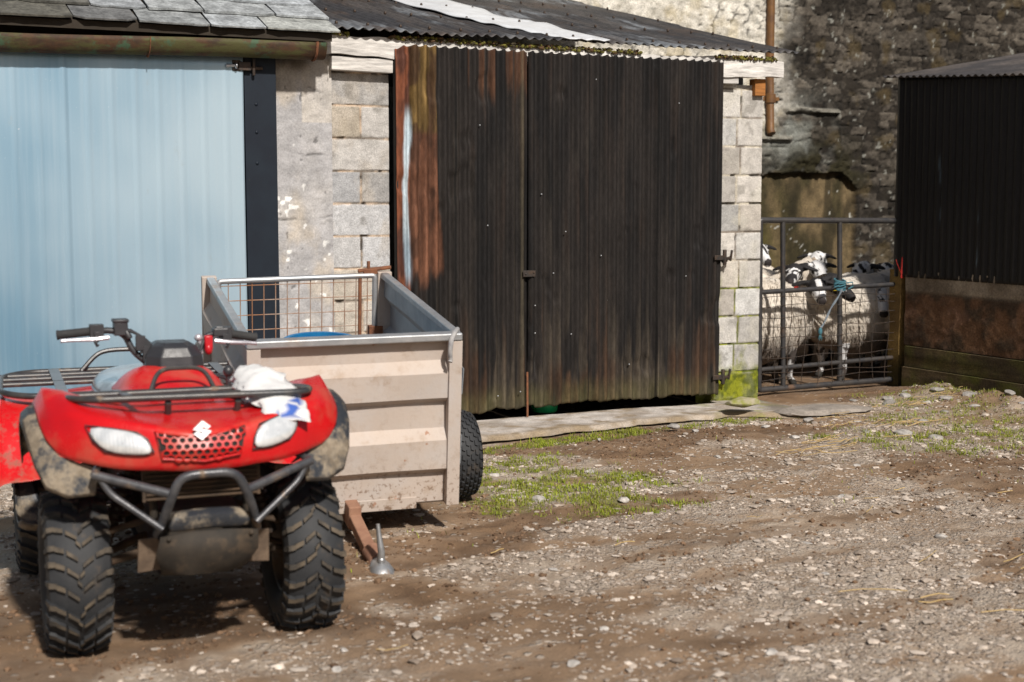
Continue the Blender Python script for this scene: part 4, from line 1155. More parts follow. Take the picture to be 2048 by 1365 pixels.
# ============================================================ TYRES
def tyre_profile(Rr, w, rim):
    """(radius, x) closed outline of the casing"""
    h = w / 2; out = []
    for t in np.linspace(-1, 1, 15):
        out.append((Rr - .028 * abs(t) ** 2.4 * (Rr / .29) , h * .93 * t))
    side = [(Rr - .06, h * 1.02), (rim + .04, h * 1.0), (rim + .006, h * .84), (rim - .004, h * .72)]
    return [(r, -x) for r, x in side[::-1]] + out + side
def tyre(Rr, w, rim, parent, name='tyre', style='chevron', lug=.014, mud=True):
    mb = MB(); p = tyre_profile(Rr, w, rim)
    inner = [(rim - .004, .0)]
    mb.lathe(p, 56, closed=True)
    rad = lambda t: Rr - .028 * abs(t) ** 2.4 * (Rr / .29)
    h = w / 2 * .93
    def lugm(u0, u1, a0, a1, da0, da1, hh=lug, tp=.75):
        """lug from lateral u0 to u1; centre angle slides a0->a1, half widths da0, da1"""
        k = 4; lo = []; up = []
        for i in range(k):
            t = i / (k - 1); u = lerp(u0, u1, t); a = lerp(a0, a1, t); d_ = lerp(da0, da1, t)
            for s_ in (-1, 1):
                if abs(u) <= 1: r0, x0 = rad(u), u * h
                else: r0, x0 = rad(1) - (abs(u) - 1) * .10 * (Rr / .29), math.copysign(h * (1 + .09 * (abs(u) - 1) * 3), u)
                for L_, hz, q in ((lo, -.006, 1.0), (up, hh, tp)):
                    x = x0 * (1 + (.05 if abs(u) > .9 and hz > 0 else 0)); r = r0 + hz * (1 if abs(u) <= 1 else .55)
                    aa = a + s_ * d_ * q
                    L_.append((x, r * math.cos(aa), r * math.sin(aa)))
        for i in range(k - 1):
            a, b, c, d_ = 2 * i, 2 * i + 1, 2 * i + 3, 2 * i + 2
            mb.add([up[a], up[b], up[c], up[d_]], [(0, 1, 2, 3)], 1)
            mb.add([lo[a], up[a], up[d_], lo[d_]], [(0, 1, 2, 3)], 0)
            mb.add([lo[b], lo[c], up[c], up[b]], [(0, 1, 2, 3)], 0)
        mb.add([lo[0], lo[1], up[1], up[0]], [(0, 1, 2, 3)], 0)
        e = 2 * (k - 1)
        mb.add([lo[e], up[e], up[e + 1], lo[e + 1]], [(0, 1, 2, 3)], 0)
    if style == 'chevron':
        n = 26; st = 2 * math.pi / n; rl = random.Random(int(w * 1000))
        for i in range(n):
            a = i * st
            for sgn, off in ((1, 0), (-1, .5)):
                b = a + off * st + rl.uniform(-.025, .025)
                lugm(sgn * .08, sgn * .44, b, b + .09, .030, .036)
                if i % 2 == 0: lugm(sgn * -.03, sgn * .12, b + .15, b + .20, .032, .028)
                lugm(sgn * .52, sgn * .80, b + .11, b + .15, .036, .042, lug * 1.1)
                lugm(sgn * .80, sgn * 1.0, b + .16, b + .17, .040, .05, lug * 1.1)
                lugm(sgn * 1.02, sgn * 1.32, b + .17, b + .175, .048, .036, lug * .9)
    else:
        n = 30; st = 2 * math.pi / n
        for i in range(n):
            for j, u in enumerate(np.linspace(-.92, .92, 8)):
                b = (i + .5 * (j % 2)) * st
                lugm(u - .085, u + .085, b - .012, b + .012, .062, .062, .009, .82)
            for sgn in (1, -1): lugm(sgn * 1.03, sgn * 1.3, i * st, i * st, .07, .05, .008)
    return mb.build(name, [m_rubber, m_lug if mud else m_rubber], parent, angle=35, fix=True)
m_lug = simple('lug tops with dried mud', (.115, .09, .062), (.024, .022, .020), scale=13, rough=.85, bs=80, bstr=.5)
m_rim = simple('painted steel rim', (.05, .05, .052), (.09, .07, .05), scale=14, rough=.5, metal=.3, dirt=(.13, .095, .065), dscale=7, dlo=.45, dhi=.65)
def rim_mesh(rim, w, parent):
    mb = MB(); h = w / 2
    mb.lathe([(rim + .008, -h * .8), (rim - .01, -h * .72), (rim - .03, -h * .3), (rim - .03, h * .2), (rim - .045, h * .22), (.055, h * .34), (.05, h * .42), (0, h * .42), (0, h * .3), (.05, h * .28), (rim - .045, h * .14), (rim - .035, h * .1),
              (rim - .03, h * .3), (rim - .01, h * .72), (rim + .008, h * .8)], 32)
    for k in range(4):
        a = k * math.pi / 2 + .4
        mb.ell((h * .44, .085 * math.cos(a), .085 * math.sin(a)), (.012, .011, .011), seg=8, ring=6)
    return mb.build('rim', m_rim, parent)

# ============================================================ QUAD BIKE
qd = empty('quad_bike', (1.268, 5.10, 0), 'red quad bike with black racks and muddy tyres parked before the grey door', 'quad bike', rz=R(-5.5))
g = G('red moulded plastic')
sx = g.n('SeparateXYZ', {0: g.P})
nz_ = g.noise(5, 6, .65)
c = g.mix(g.ramp(g.noise(3, 4), .3, .7), (.56, .008, .010), (.46, .006, .009))
dust = g.math('MULTIPLY', g.ramp(nz_, .46, .70), .34)
c = g.mix(dust, c, (.36, .17, .10))
low = g.math('MULTIPLY', g.ramp(sx.outputs[2], .74, .66), g.ramp(g.noise(16, 6, .7), .48, .68))
c = g.mix(g.math('MULTIPLY', low, .75), c, (.17, .10, .06))
ro = g.math('ADD', .27, g.math('MULTIPLY', g.math('ADD', dust, low), .5))
m_red = g.bsdf(c, ro, 0, g.bump(g.noise(35, 3), .05, .004), Specular_IOR_Level=.5)
def sym(cols):
    """half profile columns (x>=0) -> full list left to right"""
    return [[(-x, y, z) for (x, y, z) in c] for c in cols[::-1][:-1]] + cols
prof = {0: [(.30, .885), (.12, .878), (-.15, .862), (-.36, .845), (-.452, .822), (-.476, .765), (-.462, .692), (-.43, .683)],
        .10: [(.30, .885), (.12, .878), (-.15, .862), (-.355, .845), (-.446, .824), (-.470, .765), (-.456, .692), (-.42, .683)],
        .165: [(.30, .872), (.12, .868), (-.15, .862), (-.33, .856), (-.425, .842), (-.450, .768), (-.44, .698), (-.40, .69)],
        .25: [(.30, .865), (.12, .87), (-.15, .872), (-.31, .874), (-.392, .856), (-.420, .775), (-.415, .698), (-.38, .69)],
        .34: [(.30, .868), (.12, .89), (-.12, .900), (-.27, .892), (-.345, .868), (-.382, .79), (-.382, .712), (-.35, .705)],
        .43: [(.30, .855), (.14, .908), (-.05, .930), (-.19, .915), (-.27, .880), (-.315, .81), (-.32, .742), (-.29, .735)],
        .495: [(.30, .80), (.16, .885), (.0, .938), (-.12, .905), (-.20, .855), (-.250, .80), (-.26, .735), (-.24, .73)],
        .53: [(.28, .74), (.16, .83), (.02, .872), (-.08, .862), (-.14, .835), (-.18, .795), (-.195, .752), (-.18, .748)]}
prof[.43] = [(.30, .855), (.14, .908), (-.05, .930), (-.19, .915), (-.28, .876), (-.325, .80), (-.335, .722), (-.30, .715)]
prof[.495] = [(.30, .80), (.16, .885), (.0, .940), (-.13, .905), (-.215, .855), (-.275, .79), (-.30, .728), (-.275, .72)]
prof[.53] = [(.28, .74), (.16, .83), (.02, .885), (-.09, .868), (-.17, .835), (-.235, .785), (-.265, .742), (-.25, .737)]
XO = {.43: (.43, .43, .43, .43, .422, .408, .392, .387), .495: (.495, .495, .497, .492, .485, .468, .432, .427), .53: (.53, .53, .528, .526, .52, .505, .465, .46)}
cols = [[(XO[x][i] if x in XO else x, y, z) for i, (y, z) in enumerate(p)] for x, p in prof.items()]
full = sym(cols)
def body_y(x, z):
    """front surface depth of the nose at (x,z), for things mounted on it"""
    x = abs(x); ks = sorted(prof)
    i = max(0, min(len(ks) - 2, [j for j in range(len(ks)) if ks[j] <= x][-1]))
    def yat(k):
        p = prof[k][3:7]; zs_ = [q[1] for q in p][::-1]; ys_ = [q[0] for q in p][::-1]
        return float(np.interp(z, zs_, ys_))
    t = (x - ks[i]) / (ks[i + 1] - ks[i])
    return lerp(yat(ks[i]), yat(ks[i + 1]), t)
mb = MB(); mb.grid(full)
o = mb.build('front_fender', m_red, qd, solid=.006, sub=2, fix=False, angle=180)
# creases: character line along the nose edge and outer wheel arch
me = o.data
cr = me.attributes.new('crease_edge', 'FLOAT', 'EDGE')
nc = 8
for e in me.edges:
    a, b = e.vertices; ra, rb = a % nc, b % nc; ca_, cb_ = a // nc, b // nc
    v = 0
    if ca_ != cb_ and ra == rb and ra in (4, 6): v = .9
    if ca_ == cb_ and ca_ in (0, 14): v = .8
    if ca_ == cb_ and ca_ in (1, 13): v = .85
    if ca_ == cb_ and ca_ in (2, 12) and max(ra, rb) <= 5: v = .75
    if ca_ == cb_ and ca_ in (5, 9): v = .5
    if ca_ != cb_ and ra == rb and ra == 2 and min(ca_, cb_) in (0, 1, 12, 13): v = .8
    cr.data[e.index].value = v
# headlights
g = G('clear headlight lens')
vor = g.n('TexWave', {'Vector': g.P, 'Scale': 26.0, 'Distortion': 1.0}, bands_direction='X')
c = g.mix(g.ramp(g.noise(22, 4), .35, .65), (.86, .88, .89), (.66, .69, .71))
m_lens = g.bsdf(c, .12, .35, g.bump(vor.outputs[1], .12, .004), Coat_Weight=.7, Coat_Roughness=.05)
def lens(s):
    pts = [(.382, .846), (.30, .838), (.225, .826), (.192, .803), (.174, .760), (.20, .752), (.27, .754), (.325, .764), (.36, .80)] if s < 0 else \
          [(.182, .832), (.25, .850), (.315, .866), (.330, .845), (.315, .800), (.290, .772), (.22, .752), (.152, .752), (.160, .79)]
    cx = sum(p[0] for p in pts) / len(pts); cz = sum(p[1] for p in pts) / len(pts)
    P = [(s * x, z) for x, z in pts]
    mb = MB(); rows = []
    for (sc_, off) in ((1.0, .0), (1.0, -.009), (.93, -.014), (.6, -.019), (.25, -.021), (.02, -.021)):
        rows.append([(s * cx + (x - s * cx) * sc_, body_y(cx * s + (x - s * cx) * sc_, cz + (z - cz) * sc_) + off - .004, cz + (z - cz) * sc_) for x, z in P])
    mb.grid(rows, close_u=True)
    h = mb.build('headlight', m_lens, qd, sub=1, angle=180)
    mb = MB()
    mb.tube([(x, body_y(x, z) - .006, z) for x, z in P], .0028, 6, closed=True)
    mb.build('headlight_rim', m_black, h)
lens(-1); lens(1)
# grille: hexagon lattice over a dark backing
hexpoly = [(-.168, .828), (-.02, .800), (.132, .836), (.104, .742), (-.012, .726), (-.146, .738)]
def inside(x, z, poly, pad=0):
    r = True
    n = len(poly); s_ = None
    c = False
    for i in range(n):
        (x1, z1), (x2, z2) = poly[i], poly[(i + 1) % n]
        if (z1 > z) != (z2 > z) and x < (x2 - x1) * (z - z1) / (z2 - z1) + x1: c = not c
    return c
mb = MB()
cxg = sum(p[0] for p in hexpoly) / 6; czg = sum(p[1] for p in hexpoly) / 6
pl = [(x, body_y(x, z) - .004, z) for x, z in hexpoly]
mb.grid([[(x, body_y(x, z) - .005, z) for x in np.linspace(lerp(-.150, -.170, (z - .73) / .1), lerp(.108, .130, (z - .73) / .1), 9)] for z in np.linspace(.734, .806, 5)], smooth=False)
for (xa, xb) in ((-.166, -.03), (.0, .13)):
    zt = .826 if xa < -.1 else .834
    mb.add([(xa, body_y(xa, .80) - .0045, .80), (xb, body_y(xb, .80) - .0045, .80), (xa if xa < -.1 else xb, body_y(.15, .82) - .0045, zt)], [(0, 1, 2)])
gb = mb.build('grille', m_void, qd)
mb = MB(); rx = .0150
for j in range(-6, 7):
    for i in range(-10, 11):
        x = i * rx * 1.75 + (rx * .875 if j % 2 else 0) - .018; z = .778 + j * rx * 1.34
        if not inside(x, z, [(cxg + (a - cxg) * .95, czg + (b - czg) * .93) for a, b in hexpoly]): continue
        o_, i_ = [], []
        for k in range(6):
            a = math.pi / 6 + k * math.pi / 3
            for L_, rr in ((o_, rx * 1.03), (i_, rx * .70)):
                xx, zz = x + rr * math.cos(a) * 1.02, z + rr * math.sin(a) * .88
                L_.append((xx, body_y(xx, zz) - .012, zz))
        vs = o_ + i_ + [(a, b + .008, c) for a, b, c in i_]
        mb.add(vs, [(k, (k + 1) % 6, 6 + (k + 1) % 6, 6 + k) for k in range(6)] + [(6 + k, 6 + (k + 1) % 6, 12 + (k + 1) % 6, 12 + k) for k in range(6)])
mb.tube([(x, body_y(x, z) - .008, z) for x, z in hexpoly], .006, 6, closed=True)
mb.build('lattice', m_red, gb)
# emblem: white angular S badge
m_white = simple('white badge enamel', (.8, .8, .8), (.72, .72, .72), rough=.35)
mb = MB()
Sx = [(-.032, .003), (.003, .033), (.031, .012), (.017, .003), (.004, .012), (-.004, .006), (.032, -.005), (-.003, -.035), (-.031, -.013), (-.017, -.004), (-.004, -.013), (.004, -.008)]
bm_ = [(-.018 + x * .93, z * .9 + .829) for x, z in Sx]
mb.prism([(x, -.466 - .012 * (.845 - z) / .03, z) for x, z in bm_], (0, .012, 0))
mb.build('emblem', m_white, qd)
# tank and steering cover
mb = MB()
T = [(.60, .86, .92), (.50, .935, .975), (.36, .945, .985), (.27, .905, .96), (.12, .872, .90), (.02, .860, .862)]
rows = []
for y, zs_, zt in T:
    hw = .175 if y > .2 else .165
    rows.append([(-hw - .03, y, .845), (-hw, y, lerp(.86, zs_, .6)), (-hw * .72, y, zs_ - .0), (-hw * .4, y, zs_ + (zt - zs_) * .25), (0, y, zs_ + (zt - zs_) * .3), (hw * .4, y, zs_ + (zt - zs_) * .25), (hw * .72, y, zs_), (hw, y, lerp(.86, zs_, .6)), (hw + .03, y, .845)])
mb.grid(rows)
mb.build('tank_cover', m_red, qd, sub=2, solid=.006, fix=False, angle=180)
# seat
g = G('seat vinyl with painted sky sheen')  # black vinyl given a pale base that paints in the reflected sky
m_seat = g.bsdf(g.mix(g.ramp(g.noise(6, 5), .35, .7), (.20, .24, .28), (.34, .39, .43)), .2, 0, g.bump(g.noise(90, 4), .2, .003), Specular_IOR_Level=.9, Coat_Weight=.6, Coat_Roughness=.15)
mb = MB(); rows = []
for y, hw, zt, zb in ((.52, .10, .875, .80), (.60, .16, .882, .79), (.80, .235, .872, .77), (1.05, .24, .868, .75), (1.25, .22, .86, .75), (1.36, .16, .85, .76)):
    rows.append([(-hw * 1.02, y, zb), (-hw, y, lerp(zb, zt, .55)), (-hw * .82, y, zt - .012), (-hw * .4, y, zt), (0, y, zt + .004), (hw * .4, y, zt), (hw * .82, y, zt - .012), (hw, y, lerp(zb, zt, .55)), (hw * 1.02, y, zb)])
mb.grid(rows); mb.add(rows[0], [tuple(range(9))]); mb.add(rows[-1], [tuple(range(9))])
mb.build('seat', m_seat, qd, sub=2, fix=True, angle=180)
# rear fender
mb = MB(); rows = []
for y, zo, zi in ((.72, .46, .58), (.80, .52, .64), (.92, .69, .75), (1.05, .755, .78), (1.25, .755, .78), (1.42, .72, .76), (1.55, .62, .73)):
    hw = .65
    h = [(hw, y + (.02 if y < 1 else -.02), zo - .13), (hw + .005, y, zo - .02), (hw - .045, y, zo + .012), (hw - .16, y, zo - .002), (.30, y, lerp(zo, zi, .6)), (.20, y, zi), (0, y, zi)]
    rows.append([(-a, b, c) for a, b, c in h] + [(a, b, c) for a, b, c in h[::-1][1:]])
mb.grid(rows)
mb.build('rear_fender', m_red, qd, sub=2, solid=.006, fix=False, angle=180)
# mudguards: black, dried mud on the outside
g = G('mud caked black plastic')
nn = g.noise(8, 7, .7)
f = g.ramp(nn, .44, .60)
c = g.mix(f, (.026, .030, .037), g.mix(g.ramp(g.noise(22, 4), .35, .65), (.27, .225, .165), (.15, .12, .085)))
m_mudguard = g.bsdf(c, g.math('ADD', .45, g.math('MULTIPLY', f, .45)), 0, g.bump(g.math('ADD', nn, g.noise(70, 4)), .5, .006))
IN = [(.52, .33, .66), (.525, .26, .74), (.53, .16, .83), (.526, .02, .878), (.524, -.09, .862), (.518, -.17, .828), (.502, -.235, .78), (.464, -.265, .738), (.40, -.30, .716), (.345, -.335, .70)]
OUT = [(.555, .34, .64), (.562, .27, .715), (.568, .16, .805), (.570, .01, .850), (.566, -.09, .835), (.556, -.18, .79), (.538, -.245, .71), (.506, -.29, .640), (.44, -.325, .612), (.355, -.355, .622)]
DN = [(x + .003, y + .012, z - .03 if i < 6 else z - .014) for i, (x, y, z) in enumerate(OUT)]
for s in (-1, 1):
    mb = MB(); rows = []
    for a, b, c in zip(IN, OUT, DN):
        a, b, c = Vector(a), Vector(b), Vector(c)
        rows.append([(s * p.x, p.y, p.z) for p in (a + Vector((-.03, .02, -.035)), a, a.lerp(b, .5) + Vector((0, -.004, .006)), b, c)])
    mb.grid(rows)
    mb.build('mudguard', m_mudguard, qd, solid=.006, bevel=.006, fix=False, angle=25)
# rear mudguards / footwell sides
for s in (-1, 1):
    mb = MB()
    mb.grid([[(s * .46, .40, .36), (s * .56, .42, .36), (s * .565, .42, .40)], [(s * .42, .46, .30), (s * .57, .50, .30), (s * .575, .50, .34)], [(s * .42, .74, .30), (s * .57, .74, .30), (s * .575, .74, .34)], [(s * .48, .80, .36), (s * .565, .82, .38), (s * .57, .82, .42)], [(s * .5, .86, .52), (s * .575, .88, .50), (s * .58, .88, .53)]])
    mb.build('footwell', m_mudguard, qd, solid=.008, sub=1, fix=False)
# racks
def rack_bars(mb, x0, x1, y0, y1, z0, z1, r, bars):
    mb.tube([(-x0 * .9, y1, z1), (-x0, y1 - .05, z1), (-x1, y0 + .08, z0), (-x1 + .07, y0, z0), (x1 - .07, y0, z0), (x1, y0 + .08, z0), (x0, y1 - .05, z1), (x0 * .9, y1, z1)], r, 10, bend=.05, closed=True)
mb = MB()
# front rack: outer loop, two inner cross tubes, raised centre loop
mb.tube([(-.30, .12, .885), (-.40, .06, .888), (-.425, -.16, .915), (-.36, -.27, .920), (.36, -.285, .914), (.405, -.25, .918), (.395, -.16, .915), (.36, .06, .890), (.26, .12, .885)], .0125, 10, closed=True, bend=.06)
for y in (-.12, .0): mb.tube([(-.41, y, .900), (.36, y, .900)], .011, 10)
mb.tube([(-.11, .10, .893), (-.085, .13, .95), (-.05, .14, .968), (.06, .14, .968), (.095, .13, .95), (.12, .10, .893)], .0085, 8, bend=.03)
mb.build('front_rack', m_tubeblk, qd)
m_strap = simple('grey coated strip', (.13, .14, .155), (.09, .095, .10), rough=.4, dirt=(.2, .16, .12), dscale=18, dlo=.6, dhi=.75)
for (a, b) in (((-.20, -.27, .914), (-.235, .12, .898)), ((.20, -.275, .910), (.20, .12, .898))):
    mb = MB(); mb.beam(a, b, .030, .006)
    mb.build('rack_strip', m_strap, qd, bevel=.002)
for x, y, z in ((-.10, -.27, .90), (.14, -.275, .895), (-.36, -.10, .90), (.31, -.10, .90)):
    mb = MB(); mb.tube([(x, y, z), (x * .98, y + .03, z - .055)], .012, 8)
    mb.build('rack_leg', m_tubeblk, qd)
# rear rack
mb = MB()
mb.tube([(-.30, .97, 0.775), (-.51, .985, 0.775), (-.605, 1.08, 0.785), (-.59, 1.45, 0.805), (-.48, 1.55, 0.810), (.48, 1.55, 0.810), (.59, 1.45, 0.805), (.605, 1.08, 0.785), (.51, .985, 0.775), (.30, .97, 0.775)], .0135, 10, closed=True, bend=.07)
for y in (1.24, 1.36, 1.46): mb.tube([(-.595, y, .79 + (y - 1.1) * .04), (.595, y, .79 + (y - 1.1) * .04)], .011, 10)
mb.tube([(-.24, 1.52, 0.810), (-.17, 1.54, 0.885), (-.11, 1.545, 0.900), (.11, 1.545, 0.900), (.17, 1.54, 0.885), (.24, 1.52, 0.810)], .011, 9, bend=.05)
mb.build('rear_rack', m_tubeblk, qd)
for x in (-.36, .36):
    mb = MB()
    mb.beam((x, .97, .786), (x, 1.54, .820), .045, .006)
    mb.beam((x, .972, .775), (x * .97, 1.02, .69), .035, .02)
    mb.build('rack_strip', m_strap, qd, bevel=.002)
# bumper
m_bump = simple('mud rubbed bumper tube', (.045, .048, .055), (.10, .10, .105), scale=18, rough=.36, metal=.3, dirt=(.20, .14, .09), dscale=11, dlo=.55, dhi=.68)
mb = MB()
mb.tube([(-.168, -.42, .475), (-.150, -.47, .54), (-.128, -.515, .62), (-.10, -.53, .692), (.08, -.53, .695), (.118, -.515, .62), (.150, -.47, .54), (.168, -.42, .475)], .0155, 12, bend=.055)
mb.build('bumper', m_bump, qd)
for s in (-1, 1):
    mb = MB()
    mb.tube([(s * .122, -.505, .625), (s * .365, -.405, .690)], .0155, 12)
    mb.tube([(s * .345, -.41, .680), (s * .318, -.42, .628), (s * .155, -.475, .505)], .0115, 10, bend=.03)
    mb.tube([(s * .365, -.405, .690), (s * .33, -.25, .70)], .012, 8)
    mb.build('bumper_side', m_bump, qd)
# skid plate and lip
mb = MB()
lip = [(-.162, -.46, .478), (-.125, -.50, .548), (.118, -.50, .550), (.166, -.46, .480)]
mb.grid([[lip[0], (-.05, -.475, .492), (.05, -.475, .494), lip[3]], [lip[1], (-.05, -.51, .556), (.05, -.51, .557), lip[2]], [(-.12, -.43, .556), (-.05, -.43, .562), (.05, -.43, .562), (.115, -.43, .556)]])
mb.build('skid_lip', m_mudguard, qd, solid=.006, sub=1, fix=False)
m_skid = simple('dark scuffed skid plate', (.013, .011, .009), (.034, .026, .018), scale=14, rough=.8, dirt=(.06, .042, .026), dscale=16, dlo=.5, dhi=.66)
mb = MB()
mb.grid([[(-.16, -.45, .474), (-.06, -.465, .488), (.06, -.465, .488), (.164, -.45, .476)], [(-.175, -.44, .41), (-.06, -.465, .41), (.06, -.465, .41), (.165, -.44, .41)], [(-.15, -.40, .345), (-.06, -.42, .335), (.06, -.42, .335), (.13, -.40, .35)], [(-.14, -.25, .30), (-.06, -.25, .29), (.06, -.25, .29), (.13, -.25, .30)], [(-.14, .5, .27), (-.06, .5, .265), (.06, .5, .265), (.13, .5, .27)], [(-.14, 1.1, .28), (-.06, 1.1, .275), (.06, 1.1, .275), (.13, 1.1, .28)]], smooth=False)
for x in (-.135, .14): mb.ell((x, -.468, .468), (.008, .006, .008), seg=8, ring=6)
mb.build('skid_plate', m_skid, qd, solid=.008, fix=False)
# radiator slats behind the bumper
m_brown = simple('muddy brown chassis', (.10, .062, .036), (.045, .032, .022), scale=12, rough=.9, bs=60, bstr=.5)
mb = MB()
mb.box((-.20, -.33, .57), (.20, -.30, .69))
for k in range(7): mb.box((-.19, -.345, .578 + k * .016), (.19, -.331, .583 + k * .016))
mb.build('radiator', m_brown, qd)
# suspension arms, shocks, arm guards
for s in (-1, 1):
    mb = MB()
    for y in (-.13, .10):
        mb.tube([(s * .14, y, .36), (s * .36, y * .4, .29)], .016, 8); mb.tube([(s * .15, y, .47), (s * .35, y * .4, .40)], .013, 8)
    mb.box((s * .40 - .05, -.05, .24), (s * .40 + .02, .05, .42))
    mb.build('suspension_arm', m_brown, qd, bevel=.003)
    mb = MB(); mb.tube([(s * .17, -.02, .74), (s * .30, -.02, .36)], .022, 10)
    for k in range(12): mb.lathe([(.030, -.006), (.040, 0), (.030, .006)], 12, M=Matrix.Translation(Vector((s * .17, -.02, .74)).lerp(Vector((s * .30, -.02, .36)), .1 + k * .065)) @ Matrix.Rotation(math.atan2(.38, s * .13) , 4, 'Y'), closed=True)
    mb.build('shock_absorber', m_darksteel, qd)
    mb = MB()
    mb.prism([(s * .165, -.40, .462), (s * .222, -.36, .45), (s * .225, -.34, .33), (s * .12, -.37, .345)], (0, .01, 0))
    mb.build('arm_guard', m_mud, qd, bevel=.003)
mb = MB()
mb.box((-.14, -.30, .30), (.14, 1.25, .52)); mb.box((-.20, .25, .36), (.20, .95, .72)); mb.tube([(-.16, -.28, .50), (-.16, -.28, .70)], .015, 8); mb.tube([(.16, -.28, .50), (.16, -.28, .70)], .015, 8)
mb.box((-.32, .93, .33), (.32, 1.3, .70)); mb.tube([(-.38, 1.16, .29), (.38, 1.16, .29)], .03, 12)
mb.build('engine', m_skid, qd, bevel=.02)
# wheels
def wheel(x, y, Rr, w, rim, s, steer=0):
    e = empty('wheel', (x, y, Rr - .012)); e.parent = qd
    e.rotation_euler = (random.uniform(0, 1), 0, steer + (math.pi if s < 0 else 0))
    tyre(Rr, w, rim, e); rim_mesh(rim, w, e)
    return e
wheel(-.405, 0, .290, .215, .152, -1); wheel(.415, 0, .290, .215, .152, 1)
wheel(-.42, 1.16, .290, .27, .14, -1); wheel(.42, 1.16, .290, .27, .14, 1)
# instrument pod
mb = MB(); rows = []
for z, hw, yf, yb in ((.918, .105, .36, .60), (.945, .113, .345, .60), (.985, .108, .350, .59), (1.022, .085, .37, .57), (1.036, .06, .40, .54)):
    cx = .022
    rows.append([(cx - hw, yf + .06, z), (cx - hw * .55, yf, z), (cx + hw * .55, yf, z), (cx + hw, yf + .06, z), (cx + hw * .9, yb, z), (cx - hw * .9, yb, z)])
mb.grid(rows, close_u=True, smooth=False); mb.add(rows[-1], [tuple(range(6))]); mb.add(rows[0], [tuple(range(6))])
mb.build('instrument_pod', m_blackclean, qd, bevel=.006, seg=2)
# handlebar
hb = MB()
hb.tube([(.02, .52, .93), (-.055, .50, .935), (-.125, .505, .998), (-.152, .52, 1.065), (-.205, .53, 1.083), (-.27, .545, 1.078), (-.395, .575, 1.066)], .0125, 12, bend=.03)
hb.tube([(.02, .52, .93), (.105, .50, .93), (.142, .505, .99), (.158, .52, 1.045), (.195, .53, 1.056), (.25, .545, 1.052), (.365, .575, 1.030)], .0125, 12, bend=.03)
hbo = hb.build('handlebar', m_blackclean, qd)
m_grip = simple('rubber grip', (.02, .02, .022), (.03, .03, .03), rough=.8, bs=120, bstr=.6)
m_lever = simple('pale alloy lever', (.62, .60, .64), (.52, .5, .54), rough=.35, metal=.5)
for s, a, b in ((-1, (-.275, .546, 1.078), (-.402, .576, 1.0655)), (1, (.255, .546, 1.051), (.372, .576, 1.029))):
    mb = MB(); mb.tube([a, Vector(a).lerp(Vector(b), .1), Vector(a).lerp(Vector(b), .93), b], [.02, .0175, .0175, .020], 14)
    mb.build('grip', m_grip, hbo)
    mb = MB(); a2 = Vector(a) + Vector((s * -.06, -.045, -.022)); b2 = Vector(b) + Vector((s * -.012, -.06, -.018))
    mb.tube([a2, a2.lerp(b2, .3) + Vector((0, -.01, -.002)), a2.lerp(b2, .75), b2, b2 + Vector((s * .004, 0, 0))], [.009, .0085, .007, .007, .010], 8)
    mb.build('brake_lever', m_lever, hbo)
    mb = MB(); c0 = Vector(a).lerp(Vector(b), -.14)
    mb.box(c0 + Vector((-.026, -.03, -.022)), c0 + Vector((.026, .025, .026))); mb.box(c0 + Vector((-.012, -.045, -.035)), c0 + Vector((.012, -.02, .0)))
    mb.tube([c0 + Vector((s * -.02, -.03, -.02)), c0 + Vector((s * .01, -.05, -.04)), c0 + Vector((s * .0, -.045, -.055))], .008, 7)
    mb.build('switch_box', m_blackclean, hbo, bevel=.005)
mb = MB(); mb.box((-.195, .49, 1.062), (-.142, .555, 1.115)); mb.box((-.199, .486, 1.113), (-.138, .559, 1.126)); mb.tube([(-.15, .50, 1.08), (-.135, .49, 1.05)], .012, 8)
mb.build('brake_reservoir', m_blackclean, hbo, bevel=.004)
mb = MB(); mb.box((.150, .47, .995), (.182, .515, 1.052)); mb.ell((.165, .478, .998), (.017, .017, .022), seg=10, ring=8)
mb.build('kill_switch', simple('red switch housing', (.5, .012, .02), rough=.4), hbo, bevel=.006)
mb = MB(); mb.box((.19, .50, 1.045), (.25, .55, 1.078)); mb.box((.20, .515, 1.074), (.235, .54, 1.084))
mb.build('throttle_box', m_blackclean, hbo, bevel=.005)
mb = MB()
mb.ell((.128, .49, 1.045), (.017, .015, .015), seg=10, ring=8); mb.tube([(.13, .49, 1.04), (.14, .492, .98)], .007, 7)
mb.build('clamp', m_lever, hbo)
for k in range(4):
    mb = MB(); mb.tube([(-.16 + .008 * k, .50, 1.085), (-.11 + .012 * k, .485, 1.075 - .01 * k), (-.075 + .012 * k, .48, 1.0), (-.05 + .01 * k, .47, .93)], .0055, 7, bend=.03)
    mb.build('cable', m_blackclean, hbo)
    mb = MB(); mb.tube([(.16 - .006 * k, .50, 1.05), (.135 - .01 * k, .48, 1.0), (.12 - .01 * k, .475, .93)], .005, 7, bend=.03)
    mb.build('cable', m_blackclean, hbo)
mb = MB(); mb.box((-.115, .47, 1.005), (-.08, .50, 1.06)); mb.box((-.09, .465, .96), (-.055, .49, 1.02)); mb.box((-.10, .475, .99), (-.07, .495, 1.03))
mb.build('cable_guide', m_blackclean, hbo)

# gear lever with round knob
mb = MB(); mb.tube([(.197, .22, .86), (.195, .22, .925)], .010, 8); mb.ell((.195, .22, .938), (.020, .020, .022), seg=12, ring=10)
mb.tube([(.12, .36, .92), (.19, .33, .905), (.24, .30, .885)], .008, 7)
mb.build('gear_lever', m_blackclean, qd)

